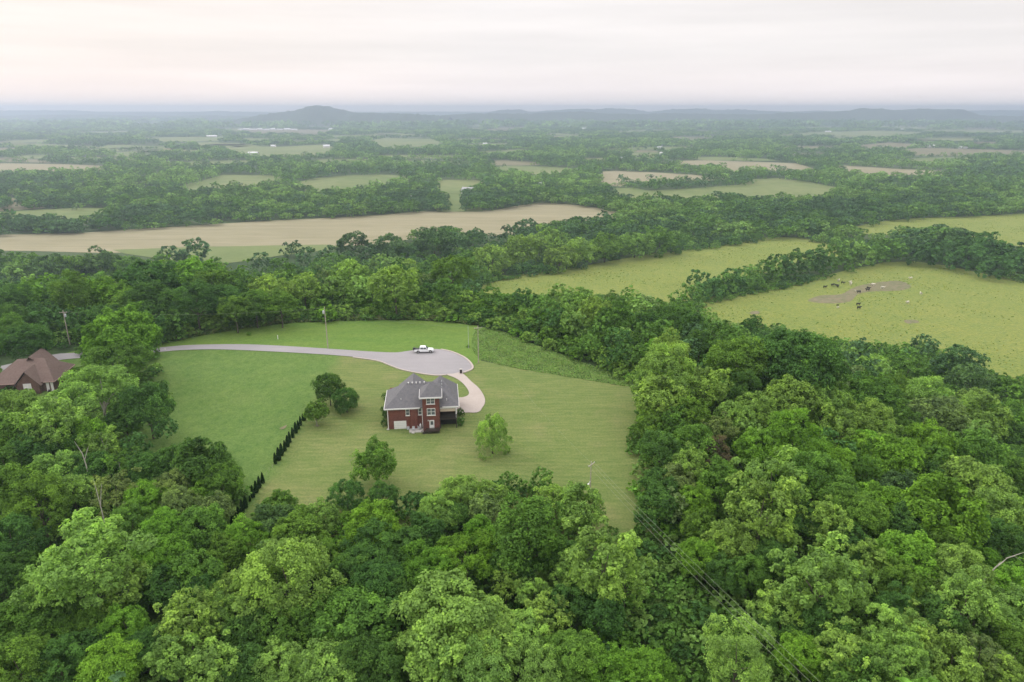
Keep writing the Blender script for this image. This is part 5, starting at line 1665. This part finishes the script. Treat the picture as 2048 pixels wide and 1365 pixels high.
# ------------------------------------------------------------------ air
hz = MB().box(-11000, 11000, -400, 10200, -75, 116).build('haze', None)
m, nt, out = new_mat('haze_air')
vol = N(nt, 'ShaderNodeVolumePrincipled')
vol.inputs['Color'].default_value = (HAZE_COL[0], HAZE_COL[1], HAZE_COL[2], 1)
vol.inputs['Density'].default_value = HAZE_D
vol.inputs['Anisotropy'].default_value = HAZE_G
nt.links.new(vol.outputs[0], out.inputs['Volume'])
hz.data.materials.append(m)
tag(hz, 'thin bluish summer haze filling the air over the whole plain', 'haze', None, 'stuff')

# ------------------------------------------------------------------ sky and sun
SUN_EL, SUN_AZ = R(32), R(-62)   # azimuth from +Y, negative to the left
wd = bpy.data.worlds.new('World')
scene.world = wd
wd.use_nodes = True
nt = wd.node_tree
nt.nodes.clear()
out = N(nt, 'ShaderNodeOutputWorld')
bg = N(nt, 'ShaderNodeBackground')
bg.inputs['Strength'].default_value = 0.1
sky = N(nt, 'ShaderNodeTexSky', sky_type='NISHITA')
sky.sun_disc = False
sky.sun_elevation = SUN_EL
sky.sun_rotation = SUN_AZ
sky.air_density = 1.2
sky.dust_density = 3.0
tc = N(nt, 'ShaderNodeTexCoord')
sep = N(nt, 'ShaderNodeSeparateXYZ')
nt.links.new(tc.outputs['Generated'], sep.inputs[0])
# overcast layer: streaks of high cloud, brighter overhead, warm towards the sun
mp = N(nt, 'ShaderNodeMapping')
mp.inputs['Scale'].default_value = (1.1, 1.1, 16)
nt.links.new(tc.outputs['Generated'], mp.inputs['Vector'])
ns = N(nt, 'ShaderNodeTexNoise', Scale=1.7, Detail=5.0, Roughness=.55)
nt.links.new(mp.outputs[0], ns.inputs['Vector'])
cr = N(nt, 'ShaderNodeValToRGB')
cr.color_ramp.elements[0].position = .33
cr.color_ramp.elements[1].position = .68
cr.color_ramp.elements[0].color = (SKY_A[0], SKY_A[1], SKY_A[2], 1)
cr.color_ramp.elements[1].color = (SKY_B[0], SKY_B[1], SKY_B[2], 1)
nt.links.new(ns.outputs['Fac'], cr.inputs['Fac'])
# warm glow to the left, near the horizon
dt = N(nt, 'ShaderNodeVectorMath', operation='DOT_PRODUCT')
nt.links.new(tc.outputs['Generated'], dt.inputs[0])
dt.inputs[1].default_value = (-.72, .69, .05)
gl = N(nt, 'ShaderNodeMapRange')
gl.inputs['From Min'].default_value = .72
gl.inputs['From Max'].default_value = 1.0
nt.links.new(dt.outputs['Value'], gl.inputs['Value'])
warm = mixc(nt, gl.outputs['Result'], cr.outputs['Color'], mixc(nt, 1.0, cr.outputs['Color'], (1.05, 1.0, .95), 'MULTIPLY'))
# brighter overhead, as an overcast sky is
ab = N(nt, 'ShaderNodeMapRange')
ab.inputs['From Min'].default_value = .12
ab.inputs['From Max'].default_value = .9
ab.inputs['To Min'].default_value = 1.0
ab.inputs['To Max'].default_value = ZENITH
nt.links.new(sep.outputs['Z'], ab.inputs['Value'])
scl = N(nt, 'ShaderNodeVectorMath', operation='SCALE')
hzn = N(nt, 'ShaderNodeMapRange')
hzn.inputs['From Min'].default_value = 0.0
hzn.inputs['From Max'].default_value = .07
hzn.inputs['To Min'].default_value = 1.0
hzn.inputs['To Max'].default_value = 0.0
nt.links.new(sep.outputs['Z'], hzn.inputs['Value'])
warm = mixc(nt, hzn.outputs['Result'], warm, mixc(nt, 1.0, warm, (1.13, 1.06, 1.055), 'MULTIPLY'))
nt.links.new(warm, scl.inputs[0])
nt.links.new(ab.outputs['Result'], scl.inputs['Scale'])
fm = N(nt, 'ShaderNodeMapRange')
fm.inputs['From Min'].default_value = .1
fm.inputs['From Max'].default_value = .5
fm.inputs['To Min'].default_value = .96
fm.inputs['To Max'].default_value = .70
nt.links.new(sep.outputs['Z'], fm.inputs['Value'])
fin = mixc(nt, fm.outputs['Result'], sky.outputs[0], scl.outputs[0])
nt.links.new(fin, bg.inputs['Color'])
nt.links.new(bg.outputs[0], out.inputs['Surface'])

sun = bpy.data.lights.new('sun', 'SUN')
sun.energy = SUN_E
sun.angle = R(25)
sun.color = (1.0, .97, .92)
so = bpy.data.objects.new('sun', sun)
COL.objects.link(so)
dirv = Vector((math.sin(SUN_AZ) * math.cos(SUN_EL), math.cos(SUN_AZ) * math.cos(SUN_EL), math.sin(SUN_EL)))
so.rotation_euler = dirv.to_track_quat('Z', 'Y').to_euler()
so.location = (0, 0, 300)

# ------------------------------------------------------------------ camera and render settings
cd = bpy.data.cameras.new('camera')
cd.sensor_width = 36
cd.lens = F / 2048 * 36
cd.clip_start = .5
cd.clip_end = 120000
co = bpy.data.objects.new('camera', cd)
co.location = CAM
co.rotation_euler = (math.pi / 2 - PITCH, 0, 0)
COL.objects.link(co)
scene.camera = co
scene.view_settings.view_transform = 'Standard'
scene.view_settings.look = 'None'
scene.view_settings.exposure = EXPO
scene.view_settings.gamma = 1
c = scene.cycles
c.max_bounces = 5
c.diffuse_bounces = 3
c.glossy_bounces = 2
c.transmission_bounces = 3
c.transparent_max_bounces = 4
c.volume_bounces = 1
c.caustics_reflective = False
c.caustics_refractive = False
c.use_adaptive_sampling = True
c.adaptive_threshold = 0.015
c.use_denoising = True
